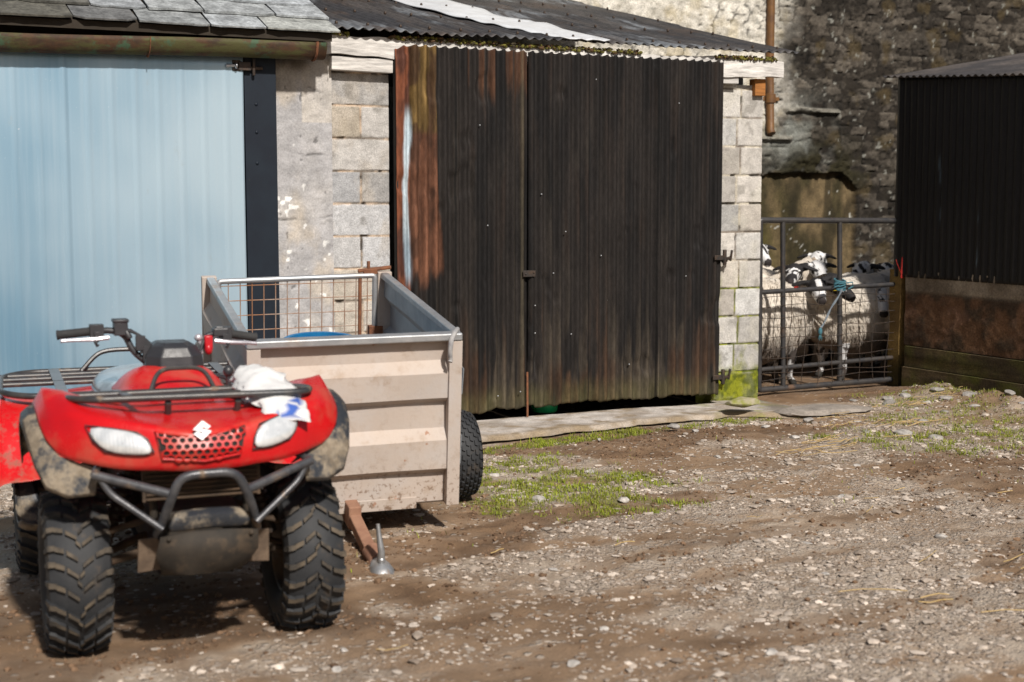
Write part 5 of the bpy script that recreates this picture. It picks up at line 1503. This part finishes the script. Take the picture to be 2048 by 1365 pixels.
# white plastic sack tucked under the rack
mb = MB(); rows = []
for i, t in enumerate(np.linspace(0, 1, 30)):
    c = Vector((lerp(.255, .300, t), lerp(.10, -.405, t), float(np.interp(t, (0, .25, .55, .8, .93, 1), (.955, .940, .914, .895, .872, .845)))))
    wd = (.078 + .03 * math.sin(t * 3.1)) * (1 - .15 * t); th = float(np.interp(t, (0, .25, .55, .75, 1), (.03, .028, .014, .010, .010)))
    if t < .04: wd *= .75; th *= .5
    r = []
    for k in range(24):
        a = 2 * math.pi * k / 24
        nzx = .75 * (fbm(np.array([math.cos(a) * 2.6 + 5 + t * 8]), np.array([math.sin(a) * 2.6 + t * 7]), 330, 4)[0] - .5)
        r.append(c + Vector((math.cos(a) * wd * (1 + nzx), 0, math.sin(a) * th * (1 + 1.9 * nzx) - .02 * math.cos(a) ** 2)))
    rows.append(r)
mb.grid(rows, close_u=True); mb.add(rows[0], [tuple(range(24))]); mb.add(rows[-1], [tuple(range(24))])
o = mb.build('plastic_sack', simple('tmp', (1, 1, 1)), angle=180)
V = np.array([v.co for v in o.data.vertices])
dd = ((V[:, 0] - .300) / .06) ** 2 + ((V[:, 2] - .872 - .3 * (V[:, 0] - .30)) / .02) ** 2
b = sst(1.1, .8, dd) * (V[:, 1] < -.22) * (fbm(V[:, 0] * 60, V[:, 2] * 60, 340, 3) > .40)
cc = mixc((.74, .74, .73), (.06, .13, .45), b)
ca_ = np.ones((len(V), 4), np.float32); ca_[:, :3] = cc
o.data.color_attributes.new('Col', 'FLOAT_COLOR', 'POINT').data.foreach_set('color', ca_.ravel())
o.data.materials.clear(); o.data.materials.append(colmat('white plastic film', .38, fs=40, famp=.06, bstr=.35, bdist=.01, bs=30, ms=9, mamp=.05, spec=.5))
o.location = qd.location; o.rotation_euler = qd.rotation_euler
tag(o, 'crumpled white plastic sack with blue print tucked under the front rack of the quad bike', 'sack')
# ============================================================ LIVESTOCK TRAILER
th_, ph_, ro_ = -.154, .134, -.011
TM = Matrix.Rotation(th_, 4, 'Z') @ Matrix.Rotation(ph_, 4, 'X') @ Matrix.Rotation(ro_, 4, 'Y')
tr = empty('trailer', (2.325, 6.202, .149), 'dusty galvanised box trailer with mesh tailgate standing nose down behind the quad bike', 'trailer')
tr.rotation_mode = 'QUATERNION'; tr.rotation_quaternion = TM.to_quaternion()
W2, LN, HH = .499, 1.5, .83
g = G('dusty galvanised trailer panel')
f = g.ramp(g.noise(3.0, 7, .65), .25, .6); spk = g.ramp(g.noise(120, 3, .7), .62, .72)
c = g.mix(f, (.47, .435, .41), (.47, .40, .345))
c = g.mix(g.ramp(g.noise(9, 7, .72), .50, .72, 0, .6), c, (.33, .24, .17))
c = g.mix(g.math('MULTIPLY', spk, .3), c, (.26, .18, .13))
sx = g.n('SeparateXYZ', {0: g.P})
spl = g.math('MULTIPLY', g.ramp(sx.outputs[2], .30, .0), g.ramp(g.noise(38, 5, .7), .53, .62))
c = g.mix(g.math('MULTIPLY', spl, .8), c, (.16, .095, .055))
c = g.mix(g.math('MULTIPLY', g.ramp(g.noise(16, 3, .5), .70, .74), .7), c, (.30, .13, .06))
m_tpanel = g.bsdf(c, .78, .12, g.bump(g.noise(60, 5), .25, .004), Specular_IOR_Level=.35)
m_tin = simple('galvanised side in painted skylit shade', (.36, .40, .43), (.28, .31, .34), scale=6, rough=.5, metal=.35, bs=60, bstr=.2)  # bluish skylit shade put into the right panel's colour
prof_f = [(0, 0), (.142, 0), (.172, .038), (.312, .040), (.366, .002), (.490, 0), (.518, .038), (.640, .040), (.695, .002), (.80, 0)]
def ribs(mb, a, b, n=24, wob=.0034):
    """rib profile swept from point a to b (floor line), outward normal to the left of a->b"""
    a, b = Vector(a), Vector(b); d = (b - a).normalized(); nrm = Vector((d.y, -d.x, 0))
    rows = []
    for z, o in prof_f:
        rows.append([a.lerp(b, t) + nrm * (o + wob * math.sin(t * 9 + z * 31)) + Vector((0, 0, z)) for t in np.linspace(0, 1, n)])
    mb.grid(rows, smooth=False)
mb = MB(); ribs(mb, (-W2 + .01, .0, .0), (W2 - .01, .0, 0))
mb.build('front_panel', m_tpanel, tr, solid=.003, bevel=.004, fix=False)
# top rail and posts of the front
mb = MB(); mb.box((-W2, -.050, HH - .035), (W2, .012, HH)); 
mb.build('top_rail', m_galv, tr, bevel=.006)
for s in (-1, 1):
    mb = MB()
    mb.box((min(s * W2, s * (W2 - .062)), -.052, -.01), (max(s * W2, s * (W2 - .062)), -.048, HH - .037)); mb.box((min(s * W2, s * (W2 - .006)), -.047, -.01), (max(s * W2, s * (W2 - .006)), .02, HH - .037))
    mb.box((min(s * (W2 - .055), s * (W2 - .062)), -.047, -.01), (max(s * (W2 - .055), s * (W2 - .062)), -.004, HH - .037))
    mb.build('corner_post', m_tpanel, tr, bevel=.002)
for s in (-1, 1):
    mb = MB()
    if s < 0: ribs(mb, (-W2 + .012, LN, .0), (-W2 + .012, .02, 0))
    else: ribs(mb, (W2 - .012, .02, 0), (W2 - .012, LN, 0))
    o = mb.build('side_panel', [m_tin if s > 0 else m_tpanel], tr, solid=.003, fix=False)
    o.scale = (1, 1, 1)
    mb = MB(); mb.box((min(s * (W2 - .036), s * (W2 + .006)), .013, HH - .035), (max(s * (W2 - .036), s * (W2 + .006)), LN, HH - .001))
    mb.build('side_rail', m_galv, tr, bevel=.006)
    mb = MB(); mb.box((min(s * (W2 - .05), s * (W2 + .03)), LN + .001, -.02), (max(s * (W2 - .05), s * (W2 + .03)), LN + .05, HH))
    mb.build('corner_post', m_tpanel, tr, bevel=.004)
mb = MB(); mb.box((-W2 + .02, .01, -.012), (W2 - .02, LN, .012)); 
for y in (.3, .75, 1.2): mb.box((-W2 + .03, y - .03, -.06), (W2 - .03, y + .03, -.014))
mb.box((-.30, -.012, -.028), (.30, -.003, .03))
mb.build('floor', m_tpanel, tr, bevel=.003)
# mesh tailgate
tg = MB()
tg.tube([(-W2 + .06, LN + .02, .03), (-W2 + .06, LN + .02, HH - .03), (W2 - .065, LN + .02, HH - .02), (W2 - .065, LN + .02, .03)], .0155, 10, closed=True, bend=.02)
tgo = tg.build('tailgate', m_galv, tr)
m_wire = simple('rusty weld mesh', (.30, .14, .065), (.40, .33, .28), scale=9, rough=.8, metal=.2, bs=90)
mb = MB()
for x in np.linspace(-W2 + .11, W2 - .11, 13): mb.tube([(x, LN + .02, .04), (x + .003, LN + .02, HH - .03)], .0030, 6)
for z in np.arange(.10, HH - .05, .084): mb.tube([(-W2 + .06, LN + .0235, z), (W2 - .065, LN + .0235, z + .004)], .0030, 6)
mb.build('weld_mesh', m_wire, tgo)
mb = MB(); mb.box((W2 - .10, LN - .005, .42), (W2 - .02, LN + .045, .52)); mb.tube([(W2 - .055, LN + .0, .30), (W2 - .05, LN, .46)], .010, 8); mb.tube([(W2 - .15, LN + .02, .06), (W2 - .15, LN + .02, HH - .03)], .011, 8)
mb.build('tailgate_latch', m_rust, tgo, bevel=.003)
mb = MB()
for k in range(9): mb.tube([(W2 - .075 + .006 * math.cos(a) * (1 if k % 2 else .3), LN - .01 + .006 * math.cos(a) * (.3 if k % 2 else 1), .42 - .022 * k + .015 * math.sin(a)) for a in np.linspace(0, 6.28, 9)[:-1]], .0025, 5, closed=True)
mb.build('chain', m_darksteel, tgo)
mb = MB(); mb.tube([(W2 - .10, LN + .03, HH + .01), (W2 - .10, LN + .03, HH + .06)], .010, 8); mb.tube([(W2 - .16, LN + .03, HH + .005), (W2 + .03, LN + .03, HH + .022)], .012, 8); mb.box((W2 - .13, LN + .015, HH - .012), (W2 - .05, LN + .045, HH + .014))
mb.build('tailgate_pin', m_rust, tr, bevel=.002)
# wheels
for s in (-1, 1):
    e = empty('wheel', (s * (W2 + .20), .74, -.022)); e.parent = tr
    e.rotation_euler = (.3, 0, math.pi if s < 0 else 0)
    tyre(.232, .20, .11, e, style='knob', mud=False); rim_mesh(.11, .20, e)
mb = MB(); mb.tube([(-W2 - .10, .80, -.03), (W2 + .10, .80, -.03)], .022, 10); mb.box((-W2 + .03, .74, -.06), (W2 - .03, .86, -.013))
mb.build('axle', m_rust, tr, bevel=.004)
# drawbar and coupling
m_draw = simple('dusty brown drawbar', (.30, .165, .105), (.22, .11, .07), scale=14, rough=.85, bs=70)
mb = MB()
mb.box((-.045, -.10, -.075), (.015, .03, .035)); mb.beam((-.015, -.055, -.025), (-.010, -.475, -.078), .055, .055); mb.beam((-.015, .02, -.05), (-.015, .85, -.05), .055, .05)
mb.build('drawbar', m_draw, tr, bevel=.006)
cp = MB()
M1 = Matrix.Translation((-.008, -.46, -.055))
cp.tube([(-.010, -.43, -.055), (-.008, -.53, -.068)], [.044, .036], 14)
o = cp.build('drawbar_sleeve', m_draw, tr)
mb = MB(); rows = []
for y, r_, z, k in ((-.50, .030, -.07, 1), (-.54, .036, -.075, 1), (-.58, .050, -.080, .9), (-.62, .056, -.084, .8), (-.655, .048, -.090, .75), (-.672, .026, -.095, .7)):
    rows.append([(-.006 + r_ * math.cos(a), y, z + r_ * k * math.sin(a)) for a in np.linspace(-.35, math.pi + .35, 16)])
mb.grid(rows); mb.add(rows[-1], [tuple(range(16))])
rim_ = [(r[0][0], r[0][1], r[0][2] - .004) for r in rows] + [(r[-1][0], r[-1][1], r[-1][2] - .004) for r in rows[::-1]]
mb.tube(rim_, .006, 6, closed=True)
m_coup = simple('zinc plated coupling', (.42, .44, .46), (.32, .32, .32), scale=20, rough=.42, metal=.7, dirt=(.24, .17, .12), dscale=16, dlo=.55, dhi=.75)
cpo = mb.build('coupling', m_coup, tr)
mb = MB(); mb.tube([(-.006, -.595, -.035), (-.006, -.60, .01), (-.010, -.585, .055), (-.016, -.57, .125)], [.017, .016, .013, .009], 10); mb.ell((-.006, -.60, -.03), (.018, .02, .018), seg=10, ring=8)
mb.build('coupling_handle', m_coup, cpo)
# grey hook strap over the corner
mb = MB(); mb.tube([(W2 - .01, .01, HH + .006), (W2 - .04, -.055, HH + .008), (W2 - .065, -.085, HH - .02), (W2 - .072, -.09, HH - .08), (W2 - .066, -.085, HH - .115), (W2 - .07, -.09, HH - .125)], [.012, .012, .012, .011, .010, .012], 9, bend=.02)
mb.build('corner_hook', simple('grey rope hook', (.25, .25, .26), (.35, .34, .33), scale=40, rough=.7), tr)
# blue tub lying in the trailer
mb = MB()
M0 = TM @ Matrix.Translation((.02, .95, .0)); M0 = Matrix.Translation(tr.location) @ M0
Mx = Matrix.Translation((0, 0, .02)) @ Matrix.Rotation(R(-90), 4, 'Y')
mb.lathe([(0, 0), (.15, 0), (.18, .02), (.19, .545), (.20, .55), (.20, .565), (.176, .565), (.16, .03), (0, .025)], 36, M=M0 @ Mx)
o = mb.build('feed_tub', simple('blue plastic', (.012, .16, .36), (.01, .12, .3), rough=.4)); tag(o, 'blue plastic tub standing inside the trailer, only its rim showing', 'tub')

# ============================================================ SHEEP
def fleece_mat():
    g = G('muddy fleece')
    c = g.attr('Col')
    c = g.mix(g.ramp(g.noise(24, 5, .7, (1, 1, .4)), .35, .75), c, g.mix(.28, c, (.20, .14, .09)))
    return g.bsdf(c, .95, 0, g.bump(g.noise(60, 6, .75, (1, 1, .6)), .8, .02), Specular_IOR_Level=.15, Sheen_Weight=.3)
m_fleece = fleece_mat()
m_skin = colmat('sheep face and legs', .75, fs=120, famp=.2, bstr=.3, bdist=.003, bs=200, spec=.3)
def ring_loft(mb, secs, seg=14):
    """secs: (centre, side vector*radius, up vector*radius)"""
    rows = [[c + a * math.cos(t) + b * math.sin(t) for t in np.linspace(0, 2 * math.pi, seg + 1)[:-1]] for c, a, b in secs]
    mb.grid(rows, close_u=True); mb.add(rows[0], [tuple(range(seg))[::-1]]); mb.add(rows[-1], [tuple(range(seg))])
def sheep(loc, heading, head, face, pat, label, seed, tone=1., hs=1.12, sz=1.04, strands=2600, tags=(), horn=False, clump=.55):
    """heading: angle of the body; head: world position of the middle of the face; face: world angle it looks, and its downward tilt"""
    rs = np.random.RandomState(seed)
    Rz = Matrix.Rotation(heading, 3, 'Z')
    loc = Vector(loc)
    def toL(p): return Rz.transposed() @ (Vector(p) - loc)
    zc = .545 * sz; Lh, ry, rz_ = .50 * sz, .215 * sz, .24 * sz
    hp = toL(head)
    fa, ft = face[0] - heading, face[1]
    fd = Vector((math.cos(fa) * math.cos(ft), math.sin(fa) * math.cos(ft), -math.sin(ft)))
    sd = Vector((-math.sin(fa), math.cos(fa), 0)); up = fd.cross(sd).normalized()
    mb = MB()
    # trunk
    ring_loft(mb, [(Vector((x * Lh, 0, zc + .01)), Vector((0, ry * k, 0)), Vector((0, 0, rz_ * k))) for x, k in ((-.98, .25), (-.9, .6), (-.6, .92), (0, 1.), (.5, .92), (.85, .65), (.98, .3))])
    # legs with knee and hock
    feet = []
    for fx, sg in ((.62, 1), (.62, -1), (-.68, 1), (-.68, -1)):
        bx = fx * Lh + rs.uniform(-.03, .03); by = sg * ry * .55
        if fx > 0: pth = [(bx, by, zc - .06), (bx + .01, by, .30), (bx + .015, by, .215), (bx - .005, by, .075), (bx + .03, by, .03), (bx + .045, by, .0)]
        else: pth = [(bx, by, zc - .04), (bx + .06, by, .36), (bx - .05, by, .25), (bx - .03, by, .08), (bx + .005, by, .03), (bx + .03, by, .0)]
        mb.tube([Vector(p) for p in pth], [.085, .055, .036, .027, .034, .036], 10)
    # neck to the head
    nb = Vector((.78 * Lh, 0, zc + .09)); hb_ = hp - fd * .10 * hs - up * .01
    m1 = nb.lerp(hb_, .5) + Vector((.03, 0, .0))
    mb.tube([nb - Vector((.1, 0, .04)), nb, m1, hb_, hb_ + fd * .05], [.13, .12, .085, .066, .05], 12)
    # head
    H = lambda a, b, c: hp + fd * (a * hs) + sd * (b * hs) + up * (c * hs)
    ring_loft(mb, [(H(a, 0, c), sd * (w * hs), up * (h * hs)) for a, c, w, h in ((-.13, .015, .03, .03), (-.115, .015, .055, .058), (-.06, .015, .070, .072), (0, .008, .062, .066), (.05, -.004, .050, .056), (.10, -.014, .041, .046), (.135, -.02, .037, .038), (.158, -.024, .026, .026))])
    for s in (-1, 1):
        mb.ell(H(.0, s * .052, .034), (.018 * hs, .018 * hs, .018 * hs), seg=8, ring=6)          # brow
        q = Matrix((fd, sd * s, up)).transposed() @ Matrix.Rotation(R(-22), 3, 'X') @ Matrix.Rotation(R(14), 3, 'Z')
        mb.ell(H(-.085, s * .125, .036), (.030 * hs, .078 * hs, .014 * hs), seg=10, ring=8, rot=q)    # ear
        mb.tube([H(-.08, s * .05, .03), H(-.085, s * .10, .035)], .02 * hs, 8)
    me = bpy.data.meshes.new('tmp'); me.from_pydata(mb.v, [], mb.f)
    bm = bmesh.new(); bm.from_mesh(me); bmesh.ops.recalc_face_normals(bm, faces=bm.faces); bm.to_mesh(me); bm.free()
    t = bpy.data.objects.new('tmp', me); COL.objects.link(t)
    md = t.modifiers.new('r', 'REMESH'); md.mode = 'VOXEL'; md.voxel_size = .0105; md.use_smooth_shade = True
    md = t.modifiers.new('s', 'SMOOTH'); md.factor = .5; md.iterations = 3
    dg = bpy.context.evaluated_depsgraph_get()
    nm = bpy.data.meshes.new_from_object(t.evaluated_get(dg), depsgraph=dg)
    bpy.data.objects.remove(t); bpy.data.meshes.remove(me)
    nm.name = 'sheep'
    V = np.empty(len(nm.vertices) * 3, np.float32); nm.vertices.foreach_get('co', V); V = V.reshape(-1, 3).astype(float)
    rel = V - np.array(hp); a = rel @ np.array(fd) / hs; b = rel @ np.array(sd) / hs; c = rel @ np.array(up) / hs
    inh = (np.abs(a) < .2) & (np.abs(b) < .22) & (np.abs(c) < .14) & (a > -.14)
    blk, wht = np.array((.018, .017, .018)), np.array((.66, .66, .66))
    nz = fbm(V[:, 0] * 28 + seed, V[:, 1] * 28 + V[:, 2] * 31, seed, 3)
    colr = np.where((V[:, 2] < .33)[:, None], np.where((nz > .5)[:, None], wht * .85, np.array((.06, .05, .045))), np.array((.33, .27, .21)))
    colr[V[:, 2] < .05] = (.03, .028, .025)
    if pat == 'blaze': m = ((a > .03) & (nz > .25) & (np.abs(b) < .06)) | ((np.abs(b) < .022) & (a > -.05))
    elif pat == 'white': m = ~((np.abs(b) > .08) | ((nz > .64) & (a < .06)))
    elif pat == 'mottle': m = ((nz > .44) & (np.abs(b) < .075)) | (a > .08)
    else: m = (nz > .60) & (a > .0)
    hc = np.where(m[:, None], wht, blk)
    nose = (a > .135) & (c > -.04); hc[nose] = (.025, .02, .02)
    eye = ((np.abs(np.abs(b) - .058) < .018) & (np.abs(a - .005) < .02) & (np.abs(c - .025) < .016)); hc[eye] = (.012, .01, .008)
    mouth = (a > .10) & (np.abs(c + .05) < .006); hc[mouth] = (.05, .04, .04)
    colr = np.where(inh[:, None], hc, colr)
    cc = np.ones((len(V), 4), np.float32); cc[:, :3] = colr
    nm.color_attributes.new('Col', 'FLOAT_COLOR', 'POINT').data.foreach_set('color', cc.ravel())
    nm.materials.clear(); nm.materials.append(m_skin)
    o = bpy.data.objects.new('sheep', nm); COL.objects.link(o)
    o.location = loc; o.rotation_euler = (0, 0, heading)
    tag(o, label, 'sheep', 'sheep penned behind the gate')
    # ---- fleece
    Vf = []; Ff = []; Cf = []; off = 0
    nu, nv = 84, 64
    u = np.linspace(0, 2 * np.pi, nu + 1)[:-1]; v = np.linspace(.02, np.pi - .02, nv)
    Vv, Uu = np.meshgrid(v, u, indexing='ij')
    sgnp = lambda x, p: np.sign(x) * np.abs(x) ** p
    def trunk(Vv, Uu, disp=True):
        x = sgnp(np.cos(Vv), .8) * Lh * 1.10; r = np.sin(Vv) ** .62
        r = r * (1 + .06 * np.cos(x / Lh * 3))
        y = r * np.cos(Uu) * ry * 1.30; z = r * np.sin(Uu) * rz_ * 1.28
        z = np.where(z < 0, z * (1.12 + .15 * (fbm(x * 9 + seed, y * 9, seed + 5, 3) - .3)), z)
        nx, ny, nz2 = x / (Lh * 1.1) ** 2, y / (ry * 1.3) ** 2, z / (rz_ * 1.28) ** 2
        ln = np.sqrt(nx ** 2 + ny ** 2 + nz2 ** 2) + 1e-9
        n3 = np.stack([nx / ln, ny / ln, nz2 / ln], -1)
        th = np.arctan2(y, z)
        d = .06 * (fbm(x * 8 + seed, th * 1.6, seed + 6, 4) - .5) + .03 * clump * (fbm(x * 26 + seed, th * 6.5, seed + 7, 3) - .5)
        P = np.stack([x, y, z + zc + .02], -1) + n3 * d[..., None]
        return P, n3, d
    P, n3, d = trunk(Vv, Uu)
    F = quads(nv, nu + 1); i = np.arange(nv - 1)[:, None] * nu + np.arange(nu)[None]; j = np.arange(nv - 1)[:, None] * nu + (np.arange(nu)[None] + 1) % nu
    F = np.stack([i, j, j + nu, i + nu], -1).reshape(-1, 4)
    def fcol(P, d):
        x, y, z = P[..., 0], P[..., 1], P[..., 2]
        n_ = fbm(x * 6 + seed, z * 6 + y * 5, seed + 8, 4)
        c = mixc(np.array((.80, .745, .66)) * tone, np.array((.66, .58, .48)) * tone, np.clip(n_ * 1.2 - .1 - d * 9, 0, 1))
        low = sst(.47, .33, z + .16 * (n_ - .5))[..., None] * .9
        c = c * (1 - low) + np.array((.10, .065, .042)) * low
        rump = (sst(-.75 * Lh, -1.05 * Lh, x) * .35)[..., None]
        c = c * (1 - rump) + np.array((.25, .17, .10)) * rump
        return c
    Vf.append(P.reshape(-1, 3)); Ff.append(F); Cf.append(fcol(P, d).reshape(-1, 3)); off += nu * nv
    # neck ruff
    t = np.linspace(0, 1, 22); k = np.linspace(0, 2 * np.pi, 41)[:-1]
    a0, a1, a2 = np.array(nb) - np.array((.10, 0, .04)), np.array(m1), np.array(hb_) - np.array(fd) * .015
    rows = []
    for q in t:
        c0 = a0 * (1 - q) ** 2 + a1 * 2 * q * (1 - q) + a2 * q * q
        dr = (a1 - a0) * 2 * (1 - q) + (a2 - a1) * 2 * q; dr /= np.linalg.norm(dr)
        sdv = np.cross(dr, (0, 0, 1.)); sdv = sdv / (np.linalg.norm(sdv) + 1e-6); uv = np.cross(sdv, dr)
        r_ = lerp(.20, .088, q ** .8) * sz
        rr = r_ * (1 + .35 * (fbm(np.cos(k) * 2.2 + seed, np.sin(k) * 2.2 + q * 6, seed + 9, 3) - .5))
        rows.append(c0 + sdv[None] * (np.cos(k) * rr)[:, None] + uv[None] * (np.sin(k) * rr)[:, None])
    Pn = np.stack(rows); m_ = 40
    i = np.arange(21)[:, None] * m_ + np.arange(m_)[None]; j = np.arange(21)[:, None] * m_ + (np.arange(m_)[None] + 1) % m_
    Vf.append(Pn.reshape(-1, 3)); Ff.append(np.stack([i, j, j + m_, i + m_], -1).reshape(-1, 4) + off); Cf.append(fcol(Pn, np.zeros(Pn.shape[:2])).reshape(-1, 3)); off += 22 * m_
    # locks of wool hanging over the surface
    n = int(strands * 1.5)
    sv = np.arccos(rs.uniform(-.97, .97, n)); su = rs.uniform(-.9, np.pi + .9, n)
    Pb, nb3, db = trunk(sv, su)
    dirv = np.stack([rs.normal(0, .25, n) - .15, nb3[:, 1] * .5 + rs.normal(0, .2, n), -.9 + .4 * nb3[:, 2] + rs.normal(0, .2, n)], -1)
    dirv -= nb3 * (dirv * nb3).sum(-1, keepdims=True) * .8; dirv /= np.linalg.norm(dirv, axis=1, keepdims=True)
    ln = rs.uniform(.03, .075, n)[:, None] * sz; wd = rs.uniform(.002, .0045, n)[:, None]
    side = np.cross(dirv, nb3); side /= np.linalg.norm(side, axis=1, keepdims=True) + 1e-9
    b0 = Pb - nb3 * .004; b1 = Pb + dirv * ln * .55 + nb3 * .009; b2 = Pb + dirv * ln + nb3 * rs.uniform(-.002, .010, n)[:, None]
    Q = np.stack([b0 - side * wd, b0 + side * wd, b1 - side * wd * .9, b1 + side * wd * .9, b2 - side * wd * .2, b2 + side * wd * .2], 1)
    FQ = (np.array([[0, 1, 3, 2], [2, 3, 5, 4]])[None] + (np.arange(n) * 6)[:, None, None]).reshape(-1, 4) + off
    cQ = fcol(Pb, db) * rs.uniform(.84, 1.12, (n, 1))
    Vf.append(Q.reshape(-1, 3)); Ff.append(FQ); Cf.append(np.repeat(cQ, 6, 0))
    npmesh('fleece', np.concatenate(Vf), np.concatenate(Ff), m_fleece, np.concatenate(Cf), o)
    for s, tc in tags:
        mt = MB(); p = H(-.08, s * .15, .0)
        mt.prism([p + sd * (.016 * a_) * hs + up * (.022 * b_) * hs for a_, b_ in ((-1, -1), (1, -1), (1, .6), (0, 1), (-1, .6))], fd * .006)
        mt.build('ear_tag', simple('ear tag plastic', tc, rough=.5), o, bevel=.001)
    if horn: pass
    return o
S_ = lambda deg: R(deg)
sheep((7.28, 9.80, 0), S_(0), (7.74, 9.50, .805), (S_(-116), .32), 'blaze', 'foremost sheep with blazed face and red and yellow ear tags looking through the gate', 401, 1.0, tags=((-1, (.55, .03, .02)), (1, (.75, .55, .03))), strands=4200)
sheep((8.54, 9.92, 0), S_(186), (8.02, 9.58, .83), (S_(-60), .45), 'black', 'sheep with a mostly black head right behind the knotted turquoise twine', 402, .97, strands=4200)
sheep((9.14, 9.62, 0), S_(188), (8.56, 9.62, .68), (S_(-128), .5), 'white', 'white faced sheep with a dark nose peering low round the right end of the gate', 403, .95, strands=1500)
sheep((7.60, 10.46, 0), S_(15), (8.02, 10.20, .90), (S_(-140), .25), 'black', 'black headed sheep turned sideways just above and left of the foremost sheep', 404, 1.05)
sheep((9.42, 10.40, 0), S_(183), (8.80, 10.22, .90), (S_(-165), .3), 'mottle', 'sheep with a black and white face turned left, standing right of the middle gate upright', 405, 1.12)
sheep((8.30, 11.25, 0), S_(178), (7.98, 10.62, 1.07), (S_(-100), .3), 'mottle', 'sheep lifting its black and white head against the left gate post at the back', 406, 1.1, strands=1800)
sheep((8.72, 11.72, 0), S_(4), (9.46, 11.60, .95), (S_(35), .1), 'white', 'sheep at the very back with a pale face and dark ears, beside the middle upright', 407, 1.12, strands=1800)
sheep((8.62, 10.82, 0), S_(200), (8.38, 10.28, .90), (S_(-108), .45), 'white', 'pale faced sheep with black ears in the middle of the flock', 408, 1.1, strands=1800)
sheep((9.95, 10.95, 0), S_(185), (9.42, 10.55, .86), (S_(-130), .3), 'mottle', 'sheep mostly hidden behind the corner post below the red strap', 409, 1.0, strands=1000)
